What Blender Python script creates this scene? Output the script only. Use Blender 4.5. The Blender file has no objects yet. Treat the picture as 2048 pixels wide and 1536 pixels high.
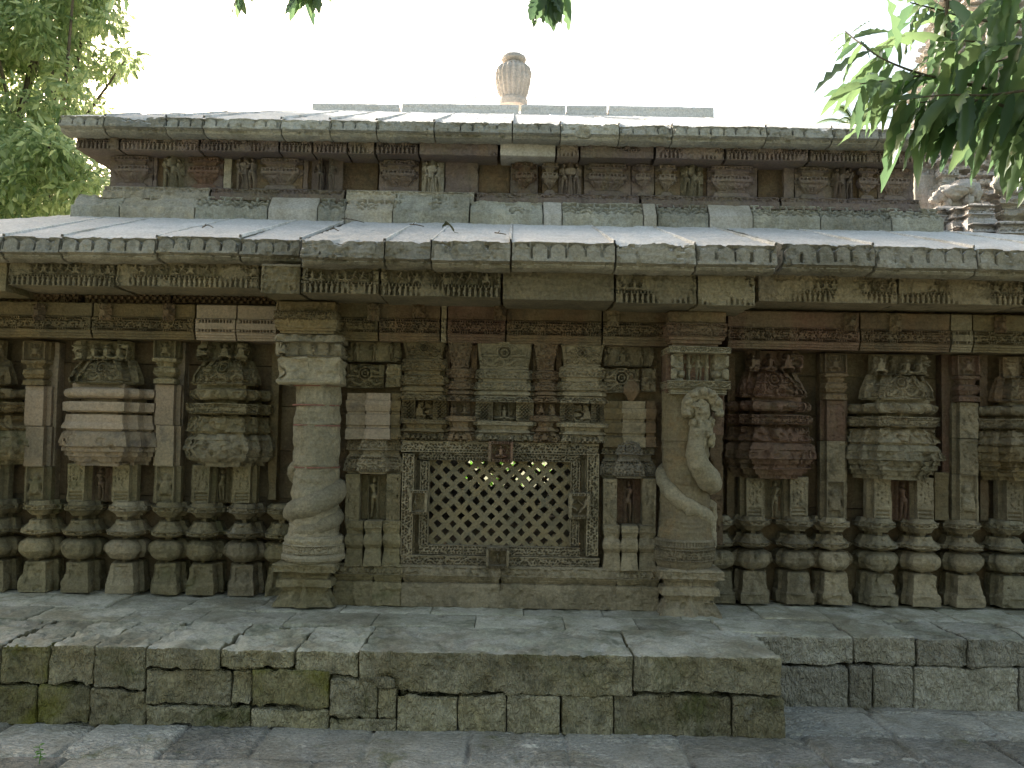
import bpy, bmesh, math, random
import numpy as np
from mathutils import Matrix, Vector

# ------------------------------------------------------------------ camera, sky, sun, exposure
SC = bpy.context.scene
COL = SC.collection
FPX = 1800.0                       # focal length in photograph pixels
PITCH, ROLL = math.radians(2.93), math.radians(1.05)
CAMZ = 1.6
R = Matrix.Rotation(math.radians(90) + PITCH, 3, 'X') @ Matrix.Rotation(ROLL, 3, 'Z')
cam = bpy.data.cameras.new('camera'); cam.sensor_width = 36; cam.lens = FPX / 2048 * 36
cam.clip_start = 0.05; cam.clip_end = 2000
camo = bpy.data.objects.new('camera', cam); COL.objects.link(camo)
camo.location = (0, 0, CAMZ); camo.rotation_euler = R.to_euler()
SC.camera = camo

SUN_EL, SUN_AZ = math.radians(32), math.radians(-38)     # behind the temple, a little to the left
world = bpy.data.worlds.new('World'); SC.world = world; world.use_nodes = True
wn = world.node_tree.nodes; wl = world.node_tree.links
sky = wn.new('ShaderNodeTexSky'); sky.sky_type = 'NISHITA'; sky.sun_disc = False
sky.sun_elevation = SUN_EL; sky.sun_rotation = SUN_AZ
sky.air_density = 1.0; sky.dust_density = 3.0; sky.ozone_density = 1.0
warm = wn.new('ShaderNodeMix'); warm.data_type = 'RGBA'; warm.blend_type = 'MULTIPLY'; warm.inputs[0].default_value = 1.0; warm.inputs[7].default_value = (1.0, .895, .71, 1)   # camera white balance for open shade
wl.new(sky.outputs[0], warm.inputs[6]); wl.new(warm.outputs[2], wn['Background'].inputs[0]); wn['Background'].inputs[1].default_value = 0.15
sun = bpy.data.lights.new('sun', 'SUN'); sun.energy = 4.0; sun.angle = math.radians(0.5); sun.color = (1, .95, .86)
suno = bpy.data.objects.new('sun', sun); COL.objects.link(suno)
sd = Vector((math.sin(SUN_AZ) * math.cos(SUN_EL), math.cos(SUN_AZ) * math.cos(SUN_EL), math.sin(SUN_EL)))
suno.rotation_euler = sd.to_track_quat('Z', 'Y').to_euler(); suno.location = (-4, 20, 20)
SC.view_settings.view_transform = 'Standard'; SC.view_settings.look = 'None'
SC.view_settings.exposure = 1.95; SC.view_settings.gamma = 1

# ------------------------------------------------------------------ pixel <-> place
def at(px, py, Y):
    d = R @ Vector(((px - 1024) / FPX, (768 - py) / FPX, -1.0))
    t = Y / d.y
    return t * d.x, CAMZ + t * d.z
def K(Y): return Y / FPX

# ------------------------------------------------------------------ noise
def _h(ix, iy, iz):
    n = (ix.astype(np.int64) * 374761393 + iy.astype(np.int64) * 668265263 + iz.astype(np.int64) * 2147483647) & 0xffffffff
    n = ((n ^ (n >> 13)) * 1274126177) & 0xffffffff
    n = n ^ (n >> 16)
    return (n & 0xffff).astype(np.float64) / 65535.0
def vnoise(p):
    i = np.floor(p).astype(np.int64); f = p - i; f = f * f * (3 - 2 * f)
    x, y, z = i[:, 0], i[:, 1], i[:, 2]; fx, fy, fz = f[:, 0], f[:, 1], f[:, 2]
    def L(a, b, t): return a + (b - a) * t
    return L(L(L(_h(x, y, z), _h(x+1, y, z), fx), L(_h(x, y+1, z), _h(x+1, y+1, z), fx), fy),
             L(L(_h(x, y, z+1), _h(x+1, y, z+1), fx), L(_h(x, y+1, z+1), _h(x+1, y+1, z+1), fx), fy), fz)
def fbm(p, o=3):
    a, s, t = 0, 1.0, 0
    for k in range(o):
        a = a + vnoise(p * (2.03 ** k) + 17.3 * k) * s; t += s; s *= .5
    return a / t
def sstep(a, b, x):
    t = np.clip((x - a) / (b - a), 0, 1); return t * t * (3 - 2 * t)

# ------------------------------------------------------------------ objects
WL = {}                                           # world location of every object made here
def put(o, loc, parent=None):
    WL[o.name] = Vector(loc)
    COL.objects.link(o)
    if parent is not None:
        o.parent = parent; o.location = Vector(loc) - WL[parent.name]
    else:
        o.location = loc
    return o
def thing(name, label, cat, loc, group=None):
    o = bpy.data.objects.new(name, None); o.empty_display_size = .3
    put(o, loc); o['label'] = label; o['category'] = cat
    if group: o['group'] = group
    return o
def mesh(name, V, quads, mat, parent=None, ngons=(), tris=None, loc=None, sharp=38, smooth=True, tone=None):
    V = np.asarray(V, float)
    if loc is None: loc = (V.min(0) + V.max(0)) / 2
    me = bpy.data.meshes.new(name)
    Vl = V - np.asarray(loc)
    quads = np.asarray(quads, np.int64).reshape(-1, 4) if quads is not None and len(quads) else np.zeros((0, 4), np.int64)
    tris = np.asarray(tris, np.int64).reshape(-1, 3) if tris is not None and len(tris) else np.zeros((0, 3), np.int64)
    lv = [quads.ravel(), tris.ravel()] + [np.asarray(g, np.int64) for g in ngons]
    cnt = np.concatenate([np.full(len(quads), 4), np.full(len(tris), 3), np.array([len(g) for g in ngons], int)]).astype(np.int32)
    lv = np.concatenate(lv).astype(np.int32)
    me.vertices.add(len(Vl)); me.vertices.foreach_set('co', Vl.astype(np.float32).ravel())
    me.loops.add(len(lv)); me.loops.foreach_set('vertex_index', lv)
    me.polygons.add(len(cnt)); st = np.concatenate([[0], np.cumsum(cnt)[:-1]]).astype(np.int32)
    me.polygons.foreach_set('loop_start', st)
    me.update(calc_edges=True); me.validate()
    if tone is not None:
        at_ = me.attributes.new('tone', 'FLOAT', 'POINT'); at_.data.foreach_set('value', np.asarray(tone, np.float32))
    if smooth:
        me.shade_smooth()
        if sharp: me.set_sharp_from_angle(angle=math.radians(sharp))
    me.materials.append(mat)
    o = bpy.data.objects.new(name, me)
    return put(o, loc, parent)

class MB:                                          # collects several pieces into one mesh
    def __init__(s): s.V = []; s.Q = []; s.T = []; s.G = []; s.n = 0
    def add(s, V, Q=None, T=None, G=()):
        V = np.asarray(V, float); s.V.append(V)
        if Q is not None and len(Q): s.Q.append(np.asarray(Q) + s.n)
        if T is not None and len(T): s.T.append(np.asarray(T) + s.n)
        for g in G: s.G.append(np.asarray(g) + s.n)
        s.n += len(V)
    def build(s, name, mat, parent=None, **kw):
        return mesh(name, np.concatenate(s.V), np.concatenate(s.Q) if s.Q else [], mat, parent, s.G,
                    np.concatenate(s.T) if s.T else None, **kw)

# ------------------------------------------------------------------ loft: a stepped plan swept along a moulding profile
SEED = [0]
def plan_steps(steps):                            # [(half width, depth)...] outermost first, depth from the back plane
    L = [(-steps[0][0], 0.0)]
    for i, (w, d) in enumerate(steps):
        L.append((-w, -d))
        if i + 1 < len(steps): L.append((-steps[i+1][0], -d))
    return L + [(-x, y) for x, y in reversed(L)]
def plan_circle(r, n=40): return [(r * math.cos(math.pi/2 + 2*math.pi*i/n), r * math.sin(math.pi/2 + 2*math.pi*i/n)) for i in range(n)]

def loft_arrays(plan, prof, res=.007, wear=.003, chip=0., carves=(), axis='z', org=(0, 0, 0), eres=None,
                flatback=True, lat=1., chipedges=None, seed=None, lenadj=1.0, wfreq=1.0):
    SEED[0] += 1; seed = SEED[0] if seed is None else seed
    P = np.array(plan, float); n = len(P)
    E = np.roll(P, -1, 0) - P; EL = np.linalg.norm(E, axis=1) + 1e-12
    Nn = np.stack([E[:, 1], -E[:, 0]], 1) / EL[:, None]
    Np = np.roll(Nn, 1, 0)
    O = (Np + Nn) / (1 + (Np * Nn).sum(1))[:, None].clip(.25)
    ymax = P[:, 1].max()
    if lat != 1.: O[:, 0] *= lat
    if flatback and axis == 'z': O[:, 1] = np.where(P[:, 1] > ymax - 1e-6, 0, O[:, 1])
    pts, offs, nrm, ss, eid, et = [], [], [], [], [], []
    s = 0.
    for i in range(n):
        j = (i + 1) % n
        r_ = res if eres is None or eres[i] is None else eres[i]
        if axis == 'z' and flatback and P[i, 1] > ymax - 1e-6 and P[j, 1] > ymax - 1e-6: m = 1
        else: m = max(1, int(math.ceil(EL[i] / r_)))
        for q in range(m):
            t = q / m
            pts.append(P[i] + E[i] * t); offs.append(O[i] * (1 - t) + O[j] * t)
            nrm.append(Nn[i] if q else O[i] / (np.linalg.norm(O[i]) + 1e-9)); ss.append(s + EL[i] * t); eid.append(i); et.append(EL[i] * t)
        s += EL[i]
    pts, offs, nrm, ss, eid, et = map(np.array, (pts, offs, nrm, ss, eid, et))
    # carve coordinate is zero at the middle of the front
    fr = np.argmin(pts[:, 1] * 1e3 + np.abs(pts[:, 0])) if axis == 'z' else 0
    if axis == 'z': ss = ss - ss[fr] + pts[fr, 0] * 1.0
    pz, po = [], []
    for (z0, o0), (z1, o1) in zip(prof[:-1], prof[1:]):
        d = math.hypot(z1 - z0, o1 - o0); m = max(1, int(math.ceil(d / (res * lenadj))))
        for q in range(m): pz.append(z0 + (z1 - z0) * q / m); po.append(o0 + (o1 - o0) * q / m)
    pz.append(prof[-1][0]); po.append(prof[-1][1]); pz, po = np.array(pz), np.array(po)
    ns, nz = len(pts), len(pz)
    S, Z = np.meshgrid(ss, pz)
    EI = np.broadcast_to(eid, S.shape); ET = np.broadcast_to(et, S.shape)
    A = pts[None, :, 0] + offs[None, :, 0] * po[:, None]
    B = pts[None, :, 1] + offs[None, :, 1] * po[:, None]
    NA = np.broadcast_to(nrm[None, :, 0], A.shape); NB = np.broadcast_to(nrm[None, :, 1], A.shape)
    D = np.zeros_like(A)
    for c in carves:
        if axis == 'z':
            za, zb, fn, dep = c[:4]; m = (Z >= za - 1e-9) & (Z <= zb + 1e-9)
            if len(c) > 4: m &= (np.abs(A) <= c[4]) & (NB < -.3)
            if not m.any(): continue
            if 0 < dep < .026: dep *= 1.5
            D[m] += dep * (np.asarray(fn(S[m], Z[m] - za, zb - za), float) - 1) if dep > 0 else -dep * np.asarray(fn(S[m], Z[m] - za, zb - za), float)
        else:
            ei, fn, dep = c[:3]; m = EI == ei
            D[m] += dep * (np.asarray(fn(Z[m], ET[m], EL[ei]), float) - 1)
    W = np.stack([A, B, Z], -1).reshape(-1, 3)
    if axis == 'x': W = W[:, [2, 0, 1]]
    W = W + np.asarray(org)
    Nw = np.stack([NA, NB, np.zeros_like(NA)], -1).reshape(-1, 3)
    if axis == 'x': Nw = Nw[:, [2, 0, 1]]
    D = D.ravel()
    sh = np.array([seed * 7.13, seed * 3.7, seed * 1.9])
    if wear or chip:
        d = wear * (2 * fbm(W * 34 * wfreq + sh, 2) - 1) + wear * 1.6 * (2 * fbm(W * 9 * wfreq + sh, 2) - 1)
        if chip:
            cd = chip * sstep(.58, .74, fbm(W * 7 + sh * 1.3, 3)) + chip * .5 * sstep(.6, .7, fbm(W * 21 + sh, 2))
            if chipedges is not None: cd = cd * np.where(np.isin(EI.ravel(), chipedges), 1., .12)
            d = d - cd
        D = D + d
        back = np.zeros(len(D), bool)
        if axis == 'z' and flatback: back = (np.abs((W[:, 1] - org[1]) - ymax) < 1e-6)
        D[back] = 0
    W = W + Nw * D[:, None]
    if wear:
        j = wear * .8 * (2 * vnoise(W * 14 * wfreq + sh + 50) - 1)
        if axis == 'z': W[:, 2] += j
        else: W[:, 0] += j * .45
    idx = np.arange(ns * nz).reshape(nz, ns)
    q = np.stack([idx[:-1], np.roll(idx, -1, 1)[:-1], np.roll(idx, -1, 1)[1:], idx[1:]], -1).reshape(-1, 4)
    return W, q, [idx[-1], idx[0][::-1]]
def loft(name, plan, prof, mat, parent=None, **kw):
    W, q, g = loft_arrays(plan, prof, **kw)
    return mesh(name, W, q, mat, parent, g)

# ------------------------------------------------------------------ carving patterns: f(s, t, h) in metres -> 0..1
def c_beads(pitch=.018, lo=.2, hi=.8):
    return lambda s, t, h: 1 - ((np.abs(s / pitch - np.round(s / pitch)) < .27) & (t > lo * h) & (t < hi * h))
def c_teeth(pitch=.034):
    def f(s, t, h):
        u = np.abs(s / pitch - np.round(s / pitch)); v = t / h
        w = np.where(v > .72, .30, np.where(v > .60, .16, .16 + .26 * np.clip(1 - v / .6, 0, 1) ** .7 * 0 + .14 * (1 - v)))
        return ~((u < w * .9) & (v > .06) & (v < .96))
    return f
def c_check(p=.022):
    return lambda s, t, h: ((np.floor(s / p) + np.floor(t / p)) % 2)
def drill(s, t, cell, seed=0):                     # undercut, drilled foliage: a surface full of small deep holes
    j = np.floor(t / cell).astype(int); s = s + cell * .5 * (j % 2); i = np.floor(s / cell).astype(int)
    a = _h(i, j, 0 * i + seed * 7 + 1); b = _h(i, j, 0 * i + seed * 7 + 2); c = _h(i, j, 0 * i + seed * 7 + 3)
    x = s / cell - i - .5 - (a - .5) * .4; y = t / cell - j - .5 - (b - .5) * .4; an = (c - .5) * 2.2 + np.where(j % 2, .8, -.8)
    u = x * np.cos(an) + y * np.sin(an); v = -x * np.sin(an) + y * np.cos(an)
    return sstep(.6, 1.1, np.hypot(u / .46, v / (.20 + .12 * a)))
def c_scroll(seed=0, L=None):
    def f(s, t, h):
        v = t / h
        if h < .035: return np.maximum(drill(s, t - .04 * h, h * .46, seed), ((v < .05) | (v > .95)) * 1.)
        l = L or h * 1.5; u = s / l + seed * .37; v = t / h
        y = .5 + .27 * np.sin(2 * np.pi * u)
        d = np.abs(v - y) / np.sqrt(1 + (.27 * 2 * np.pi * h / l * np.cos(2 * np.pi * u)) ** 2)
        k = sstep(.13, .05, d)
        cu = (np.floor(u * 2) + .5) / 2; cv = .5 - .13 * np.sin(2 * np.pi * cu)
        rr = np.hypot((u - cu) * l / h, v - cv); an = np.arctan2(v - cv, u - cu)
        sp = np.abs(((rr - an * .055) / .17) % 1 - .5)
        k = np.maximum(k, sstep(.10, .30, sp) * (rr < .33))
        k = np.maximum(k * .9, .8 * drill(s, t, max(.02, h * .2), seed) * (.5 + .5 * k))
        return np.maximum(k, ((v < .07) | (v > .93)) * 1.)
    return f
def c_foliage(seed=0, cell=.02):                   # dense drilled leaf scrolls between two plain borders
    def f(s, t, h):
        v = t / h; w = .5 + .5 * np.sin(2 * np.pi * s / (h * 1.6) + np.where((v > .5), 0, np.pi)); d = drill(s, t, cell, seed)
        k = np.where(np.abs(v - .5 - .22 * np.sin(2 * np.pi * s / (h * 1.7))) < .07, 1., d * (.75 + .25 * w))
        return np.maximum(k, ((v < .09) | (v > .91)) * 1.)
    return f
def c_worn(seed=0, f=40.):
    def g(s, t, h):
        p = np.stack([s * f + seed * 5.1, t * f, np.full_like(s, seed * 1.7)], 1)
        a = fbm(p, 3); b = np.abs(2 * vnoise(p * 1.6 + 9) - 1)
        d = drill(s + .01 * a, t, max(1.3 / f, .019), seed)
        return np.clip((sstep(.36, .56, a) * .55 + sstep(.1, .5, b) * .2 + .25) * (.35 + .65 * d), 0, 1)
    return g
def capsules(u, v, segs, flat=.09):
    hgt = np.zeros_like(u)
    for (x0, y0, r0, x1, y1, r1) in segs:
        dx, dy = x1 - x0, y1 - y0; l2 = dx*dx + dy*dy + 1e-9
        q = np.clip(((u - x0) * dx + (v - y0) * dy) / l2, 0, 1)
        r = r0 + (r1 - r0) * q; d2 = (u - x0 - dx*q) ** 2 + (v - y0 - dy*q) ** 2
        hgt = np.maximum(hgt, np.sqrt(np.clip(r*r - d2, 0, None)))
    return np.clip(hgt / flat, 0, 1)
def person(sg=1, arm=0, x=0., sc=1., y=0.):
    hx, cx, kx = .035 * sg, -.02 * sg, .015 * sg
    L = [(kx, .905, .062, kx, .885, .058), (kx + .0, .965, .04, kx, .945, .05), (kx, .85, .03, cx, .80, .035),
         (cx - .075, .775, .045, cx + .075, .775, .045), (cx, .76, .08, hx*.5, .62, .058), (hx*.5, .62, .058, hx, .53, .085),
         (hx - .045, .52, .065, hx - .055, .29, .046), (hx - .055, .29, .046, hx - .05 - .02*sg, .05, .032), (hx - .05 - .02*sg, .03, .026, hx - .09, .02, .02),
         (hx + .045, .52, .065, hx + .075, .30, .046), (hx + .075, .30, .046, hx + .06, .05, .032), (hx + .06, .03, .026, hx + .10, .02, .02)]
    A = [[(cx - .11, .77, .04, cx - .16, .62, .03), (cx - .16, .62, .03, cx - .13, .47, .026)],
         [(cx - .11, .77, .04, cx - .18, .67, .03), (cx - .18, .67, .03, cx - .15, .86, .026)],
         [(cx - .11, .77, .04, cx - .15, .63, .03), (cx - .15, .63, .03, cx - .02, .70, .026)]]
    B = [[(cx + .11, .77, .04, cx + .16, .62, .03), (cx + .16, .62, .03, cx + .15, .46, .026)],
         [(cx + .11, .77, .04, cx + .19, .66, .03), (cx + .19, .66, .03, cx + .17, .84, .026)],
         [(cx + .11, .77, .04, cx + .14, .62, .03), (cx + .14, .62, .03, cx + .03, .58, .026)]]
    L += A[arm % 3] + B[(arm // 3) % 3]
    return [(a*sc + x, b*sc + y, r*sc, c*sc + x, d*sc + y, e*sc) for a, b, r, c, d, e in L]
def seated(x=0., sc=1., y=0.):
    L = [(0, .86, .11, 0, .84, .11), (0, .98, .07, 0, .96, .07), (-.15, .65, .08, .15, .65, .08), (0, .62, .15, 0, .36, .14),
         (-.10, .22, .12, -.36, .17, .09), (.10, .22, .12, .36, .17, .09), (-.36, .14, .08, .05, .08, .08), (.36, .14, .08, -.05, .08, .08),
         (-.20, .65, .07, -.28, .42, .055), (-.28, .42, .055, -.12, .28, .05), (.20, .65, .07, .30, .46, .055), (.30, .46, .055, .26, .66, .05)]
    return [(a*sc + x, b*sc + y, r*sc, c*sc + x, d*sc + y, e*sc) for a, b, r, c, d, e in L]
def dwarf(x=0., sc=1., y=0.):
    L = [(0, .80, .13, 0, .78, .13), (-.24, .62, .08, .24, .62, .08), (0, .52, .20, 0, .40, .22), (-.24, .62, .07, -.36, .80, .06), (-.36, .80, .06, -.32, .95, .06),
         (.24, .62, .07, .36, .80, .06), (.36, .80, .06, .32, .95, .06), (-.12, .30, .12, -.30, .22, .10), (-.30, .22, .10, -.24, .04, .07),
         (.12, .30, .12, .30, .22, .10), (.30, .22, .10, .24, .04, .07)]
    return [(a*sc + x, b*sc + y, r*sc, c*sc + x, d*sc + y, e*sc) for a, b, r, c, d, e in L]
def elephant(x=0., sc=1., y=0., m=1):
    L = [(-.12, .55, .24, .16, .52, .24), (.30, .62, .17, .34, .60, .16), (.44, .52, .08, .50, .28, .06), (.50, .28, .06, .46, .10, .05),
         (-.24, .35, .10, -.26, .05, .09), (.14, .35, .10, .16, .05, .09), (-.02, .30, .08, -.04, .05, .07), (.22, .66, .10, .20, .50, .10), (-.36, .55, .04, -.40, .25, .03)]
    return [(m*a*sc + x, b*sc + y, r*sc, m*c*sc + x, d*sc + y, e*sc) for a, b, r, c, d, e in L]
def c_fig(segs, flat=.1):                         # one figure, sized by the panel's height
    return lambda s, t, h: capsules(s / h, t / h, segs, flat)
def c_row(seed, kinds='psde', pitch=.9):          # a procession
    rng = random.Random(seed)
    cells = []
    for _ in range(17):
        k = rng.choice(kinds)
        cells.append({'p': person(rng.choice((-1, 1)), rng.randrange(9), sc=.92), 's': seated(sc=.82), 'd': dwarf(sc=.9),
                      'e': elephant(sc=.9, m=rng.choice((-1, 1))), 'a': [(-.3, .1, .05, .0, .5, .09), (0, .5, .09, .1, .8, .1), (.0, .5, .08, .32, .3, .06), (.32, .3, .06, .4, .05, .05), (.1, .6, .05, .42, .72, .04), (-.1, .55, .06, -.35, .75, .05)]}[k])
    def f(s, t, h):
        u = s / h / pitch + 100.37 * seed; c = np.floor(u).astype(int); u0 = (u - c - .5) * pitch
        out = np.zeros_like(s)
        for k in range(17):
            m = (c % 17) == k
            if m.any(): out[m] = capsules(u0[m], t[m] / h, cells[k], .08)
        return np.clip(out + .35 * (t / h < .05), 0, 1)
    return f
def c_frieze(seed, worn=0.):
    fr = c_row(seed, 'pspada', .62); bd = c_beads(.021, .1, .9); te = c_teeth(.034); wn_ = c_worn(seed, 30)
    def f(s, t, h):
        v = t / h; o = np.ones_like(s)
        m = v < .33; o[m] = te(s[m], t[m], .33 * h)
        m = (v >= .34) & (v < .42); o[m] = bd(s[m], t[m] - .34 * h, .08 * h)
        m = (v >= .43) & (v < .92); o[m] = np.clip(fr(s[m], t[m] - .43 * h, .49 * h) * 1.15, 0, 1)
        m = (v >= .93) & (v < .99); o[m] = bd(s[m], t[m] - .93 * h, .06 * h)
        if worn:
            p = np.stack([s * 7 + seed, t * 9, np.full_like(s, seed * .7)], 1)
            w = sstep(.62 - worn * .5, .80 - worn * .5, fbm(p, 3)); o = o * (1 - w) + (.55 + .35 * wn_(s, t, h)) * w
        return o
    return f
def c_band(seed):                                 # bead row, scroll, bead row
    sc_ = c_scroll(seed); bd = c_beads(.017, .1, .9); r = c_row(seed, 'ppsda', .7)
    def f(s, t, h):
        v = t / h; o = np.ones_like(s)
        m = (v > .03) & (v < .15); o[m] = bd(s[m], t[m] - .03 * h, .12 * h)
        m = (v > .86) & (v < .97); o[m] = bd(s[m], t[m] - .86 * h, .11 * h)
        m = (v > .19) & (v < .82); o[m] = np.maximum(.8 * drill(s[m], t[m] - .19 * h, max(.019, .3 * h * .63), seed), .95 * r(s[m], t[m] - .19 * h, .63 * h))
        return o
    return f
def c_arch(pitch=.112, x0=0., grv=.075, worn=0., seed=0):
    def f(s, t, h):                           # t runs from the top of the fascia downwards
        v = t / h; u = (s - x0) / pitch; ci = np.floor(u); rv = _h(ci, 0 * ci + seed, 0 * ci + 5); rw = _h(ci, 0 * ci + seed, 0 * ci + 9); u = u - ci - .5 + (rw - .5) * .05; a = np.abs(u)
        top = .05 + .26 * np.clip(a / .46, 0, 1) ** 2.6 - .05 * np.exp(-(a / .06) ** 2)
        o = np.where(v < top, -.7, 1.0)
        o = np.where((v >= top) & (v < top + .16) & (a < .46), 1.25 - (v - top) * 1.5, o)
        o = np.where((a > .5 - grv * (.5 + .8 * rw)) & (v < .66 + .22 * rv), .6 - 1.6 * rv, o)
        if worn:
            w = sstep(.75 - worn * .6, .95 - worn * .6, fbm(np.stack([s * 6 + seed, t * 10, 0*s + seed], 1), 2))
            o = o * (1 - w) + (.35 + .55 * vnoise(np.stack([s * 9 + seed, t * 55 + 3 * vnoise(np.stack([s * 7, t * 20, 0*s], 1)), 0*s + seed], 1))) * w
        return o
    return f
def c_lotus(pitch=.135, seed=0, worn=0.):
    def f(s, t, h):
        u = s / pitch + seed * .21; c = np.floor(u); u = (u - c - .5) * pitch / h; v = t / h
        r = np.hypot(u * 1.15, (1.08 - v)); k = sstep(.12, .3, np.abs((r / .27 + .2) % 1 - .5))
        k = np.where(r > .95, np.where(np.abs(u) < pitch / h * .5 * .98, .1, 1), k)
        k = np.where(np.abs(u) > pitch / h * .44, 1.0, k); k = np.maximum(k, (v < .06) | (v > .95))
        k = k - .45 * (np.sin(np.arctan2(1.08 - v, u) * 9) > .5) * (r > .5)
        if worn:
            w = sstep(.7 - worn * .6, .9 - worn * .6, fbm(np.stack([s * 6 + seed, t * 8, 0*s + seed], 1), 2)); k = k * (1 - w) + .7 * w
        return np.clip(k, 0, 1)
    return f
def c_mesh(p=.022):
    return lambda s, t, h: 1 - ((((s + t) / p) % 1 > .3) & (((s - t) / p) % 1 > .3))
def c_gav(seed=0):                                # horseshoe arch with flaming scrolls on both sides
    wn_ = c_scroll(seed); 
    def f(s, t, h):
        u = s / h; v = t / h
        r = np.hypot(u, v - .62); k = np.where(r < .30, sstep(.1, .3, np.abs((r / .13) % 1 - .5)), 0)
        k2 = wn_(s * 1.0, t % (h * .5), h * .5)
        edge = np.clip(1.25 - v - np.abs(u) * .75, 0, 1)
        k = np.where(r < .30, k, .75 * k2 * (edge > .1) + .1)
        k = np.maximum(k, capsules(u, v, seated(0, .38, .0), .06) * .95)
        return np.clip(k, 0, 1)
    return f
def c_strata(seed=0):
    def f(s, t, h):
        p = np.stack([s * 4 + seed, t * 60 + 6 * vnoise(np.stack([s * 5, t * 5, 0 * s + seed], 1)), 0 * s + seed], 1)
        return vnoise(p)
    return f
def c_sum(*fs):
    return lambda s, t, h: sum(w * f(s, t, h) for w, f in fs)

# ------------------------------------------------------------------ materials
def nt(name):
    m = bpy.data.materials.new(name); m.use_nodes = True
    t = m.node_tree; return m, t.nodes, t.links, t.nodes['Principled BSDF']
def stone(name, c1, c2, c3, patch=.5, bump=.5, chisel=0., strata=.35, moss=0., lichen=0., rough=.92, scale=1., tone=False, mossc=(.075, .085, .02), rnd=.22, stain=.5):
    m, N, L, P = nt(name)
    geo = N.new('ShaderNodeNewGeometry'); oi = N.new('ShaderNodeObjectInfo')
    sc = N.new('ShaderNodeVectorMath'); sc.operation = 'MULTIPLY_ADD'
    cx = N.new('ShaderNodeCombineXYZ'); mu = N.new('ShaderNodeMath'); mu.operation = 'MULTIPLY'; mu.inputs[1].default_value = 13.
    L.new(oi.outputs['Random'], mu.inputs[0]); L.new(mu.outputs[0], cx.inputs[0]); L.new(mu.outputs[0], cx.inputs[1])
    L.new(geo.outputs['Position'], sc.inputs[0]); sc.inputs[1].default_value = (scale,) * 3; L.new(cx.outputs[0], sc.inputs[2])
    def noise(s, d, r=.6, vec=None, dist=0.):
        n = N.new('ShaderNodeTexNoise'); n.inputs['Scale'].default_value = s; n.inputs['Detail'].default_value = d
        n.inputs['Roughness'].default_value = r; n.inputs['Distortion'].default_value = dist
        L.new(vec or sc.outputs[0], n.inputs['Vector']); return n.outputs['Fac']
    def ramp(f, a, b):
        r = N.new('ShaderNodeMapRange'); r.inputs[1].default_value = a; r.inputs[2].default_value = b; r.interpolation_type = 'SMOOTHSTEP'
        L.new(f, r.inputs[0]); return r.outputs[0]
    def mix(f, a, b, mode='MIX', amt=1.):
        x = N.new('ShaderNodeMix'); x.data_type = 'RGBA'; x.blend_type = mode
        if isinstance(f, float): x.inputs[0].default_value = f
        else: L.new(f, x.inputs[0])
        for k, c in ((6, a), (7, b)):
            if isinstance(c, tuple): x.inputs[k].default_value = c + (1,)
            else: L.new(c, x.inputs[k])
        return x.outputs[2]
    def scl(f, k):
        q = N.new('ShaderNodeMath'); q.operation = 'MULTIPLY'; L.new(f, q.inputs[0]); q.inputs[1].default_value = k; return q.outputs[0]
    c = mix(ramp(noise(3.1, 5), .36, .62), c1, c2)
    c = mix(scl(ramp(noise(6.5, 7, .68, dist=.4), .54 - .08 * patch, .72 - .1 * patch), .25 + .75 * patch), c, c3)
    # bedding lines of the sandstone
    sv = N.new('ShaderNodeVectorMath'); sv.operation = 'MULTIPLY'; L.new(sc.outputs[0], sv.inputs[0]); sv.inputs[1].default_value = (2.2, 2.2, 34)
    st = noise(1.0, 6, .7, sv.outputs[0], .8)
    g = N.new('ShaderNodeMapRange'); g.inputs[1].default_value = .25; g.inputs[2].default_value = .75; g.inputs[3].default_value = 1 - .38 * strata; g.inputs[4].default_value = 1 + .38 * strata
    L.new(st, g.inputs[0])
    gg = N.new('ShaderNodeMapRange'); gg.inputs[1].default_value = .2; gg.inputs[2].default_value = .8; gg.inputs[3].default_value = .5; gg.inputs[4].default_value = 1.5
    L.new(noise(55, 6, .75), gg.inputs[0])
    orr = N.new('ShaderNodeMapRange'); orr.inputs[3].default_value = 1 - rnd; orr.inputs[4].default_value = 1 + rnd; L.new(oi.outputs['Random'], orr.inputs[0])
    mm = N.new('ShaderNodeMath'); mm.operation = 'MULTIPLY'; L.new(g.outputs[0], mm.inputs[0]); L.new(gg.outputs[0], mm.inputs[1])
    mm2 = N.new('ShaderNodeMath'); mm2.operation = 'MULTIPLY'; L.new(mm.outputs[0], mm2.inputs[0]); L.new(orr.outputs[0], mm2.inputs[1])
    fac = mm2.outputs[0]
    if tone:
        ta = N.new('ShaderNodeAttribute'); ta.attribute_name = 'tone'
        m3 = N.new('ShaderNodeMath'); m3.operation = 'MULTIPLY'; L.new(fac, m3.inputs[0]); L.new(ta.outputs['Fac'], m3.inputs[1]); fac = m3.outputs[0]
    gs = N.new('ShaderNodeVectorMath'); gs.operation = 'MULTIPLY'; L.new(geo.outputs['Position'], gs.inputs[0]); gs.inputs[1].default_value = (2.6, 2.6, 1.1)
    if stain:
        c = mix(scl(ramp(noise(1.0, 6, .65, gs.outputs[0], .6), .42, .66), stain), c, (.20, .175, .11))
        c = mix(scl(ramp(noise(1.9, 7, .7, gs.outputs[0], .9), .55, .72), stain * .9), c, (.085, .08, .055))
    vm = N.new('ShaderNodeVectorMath'); vm.operation = 'SCALE'; L.new(c, vm.inputs[0]); L.new(fac, vm.inputs['Scale']); c = vm.outputs[0]
    if lichen: c = mix(scl(ramp(noise(9, 8, .75, dist=.6), .60, .70), lichen), c, (.42, .41, .36))
    if moss:
        mk = ramp(noise(2.3, 7, .7, dist=.5), .66 - .3 * moss, .80 - .22 * moss)
        c = mix(scl(mk, .9), c, mossc)
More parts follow.
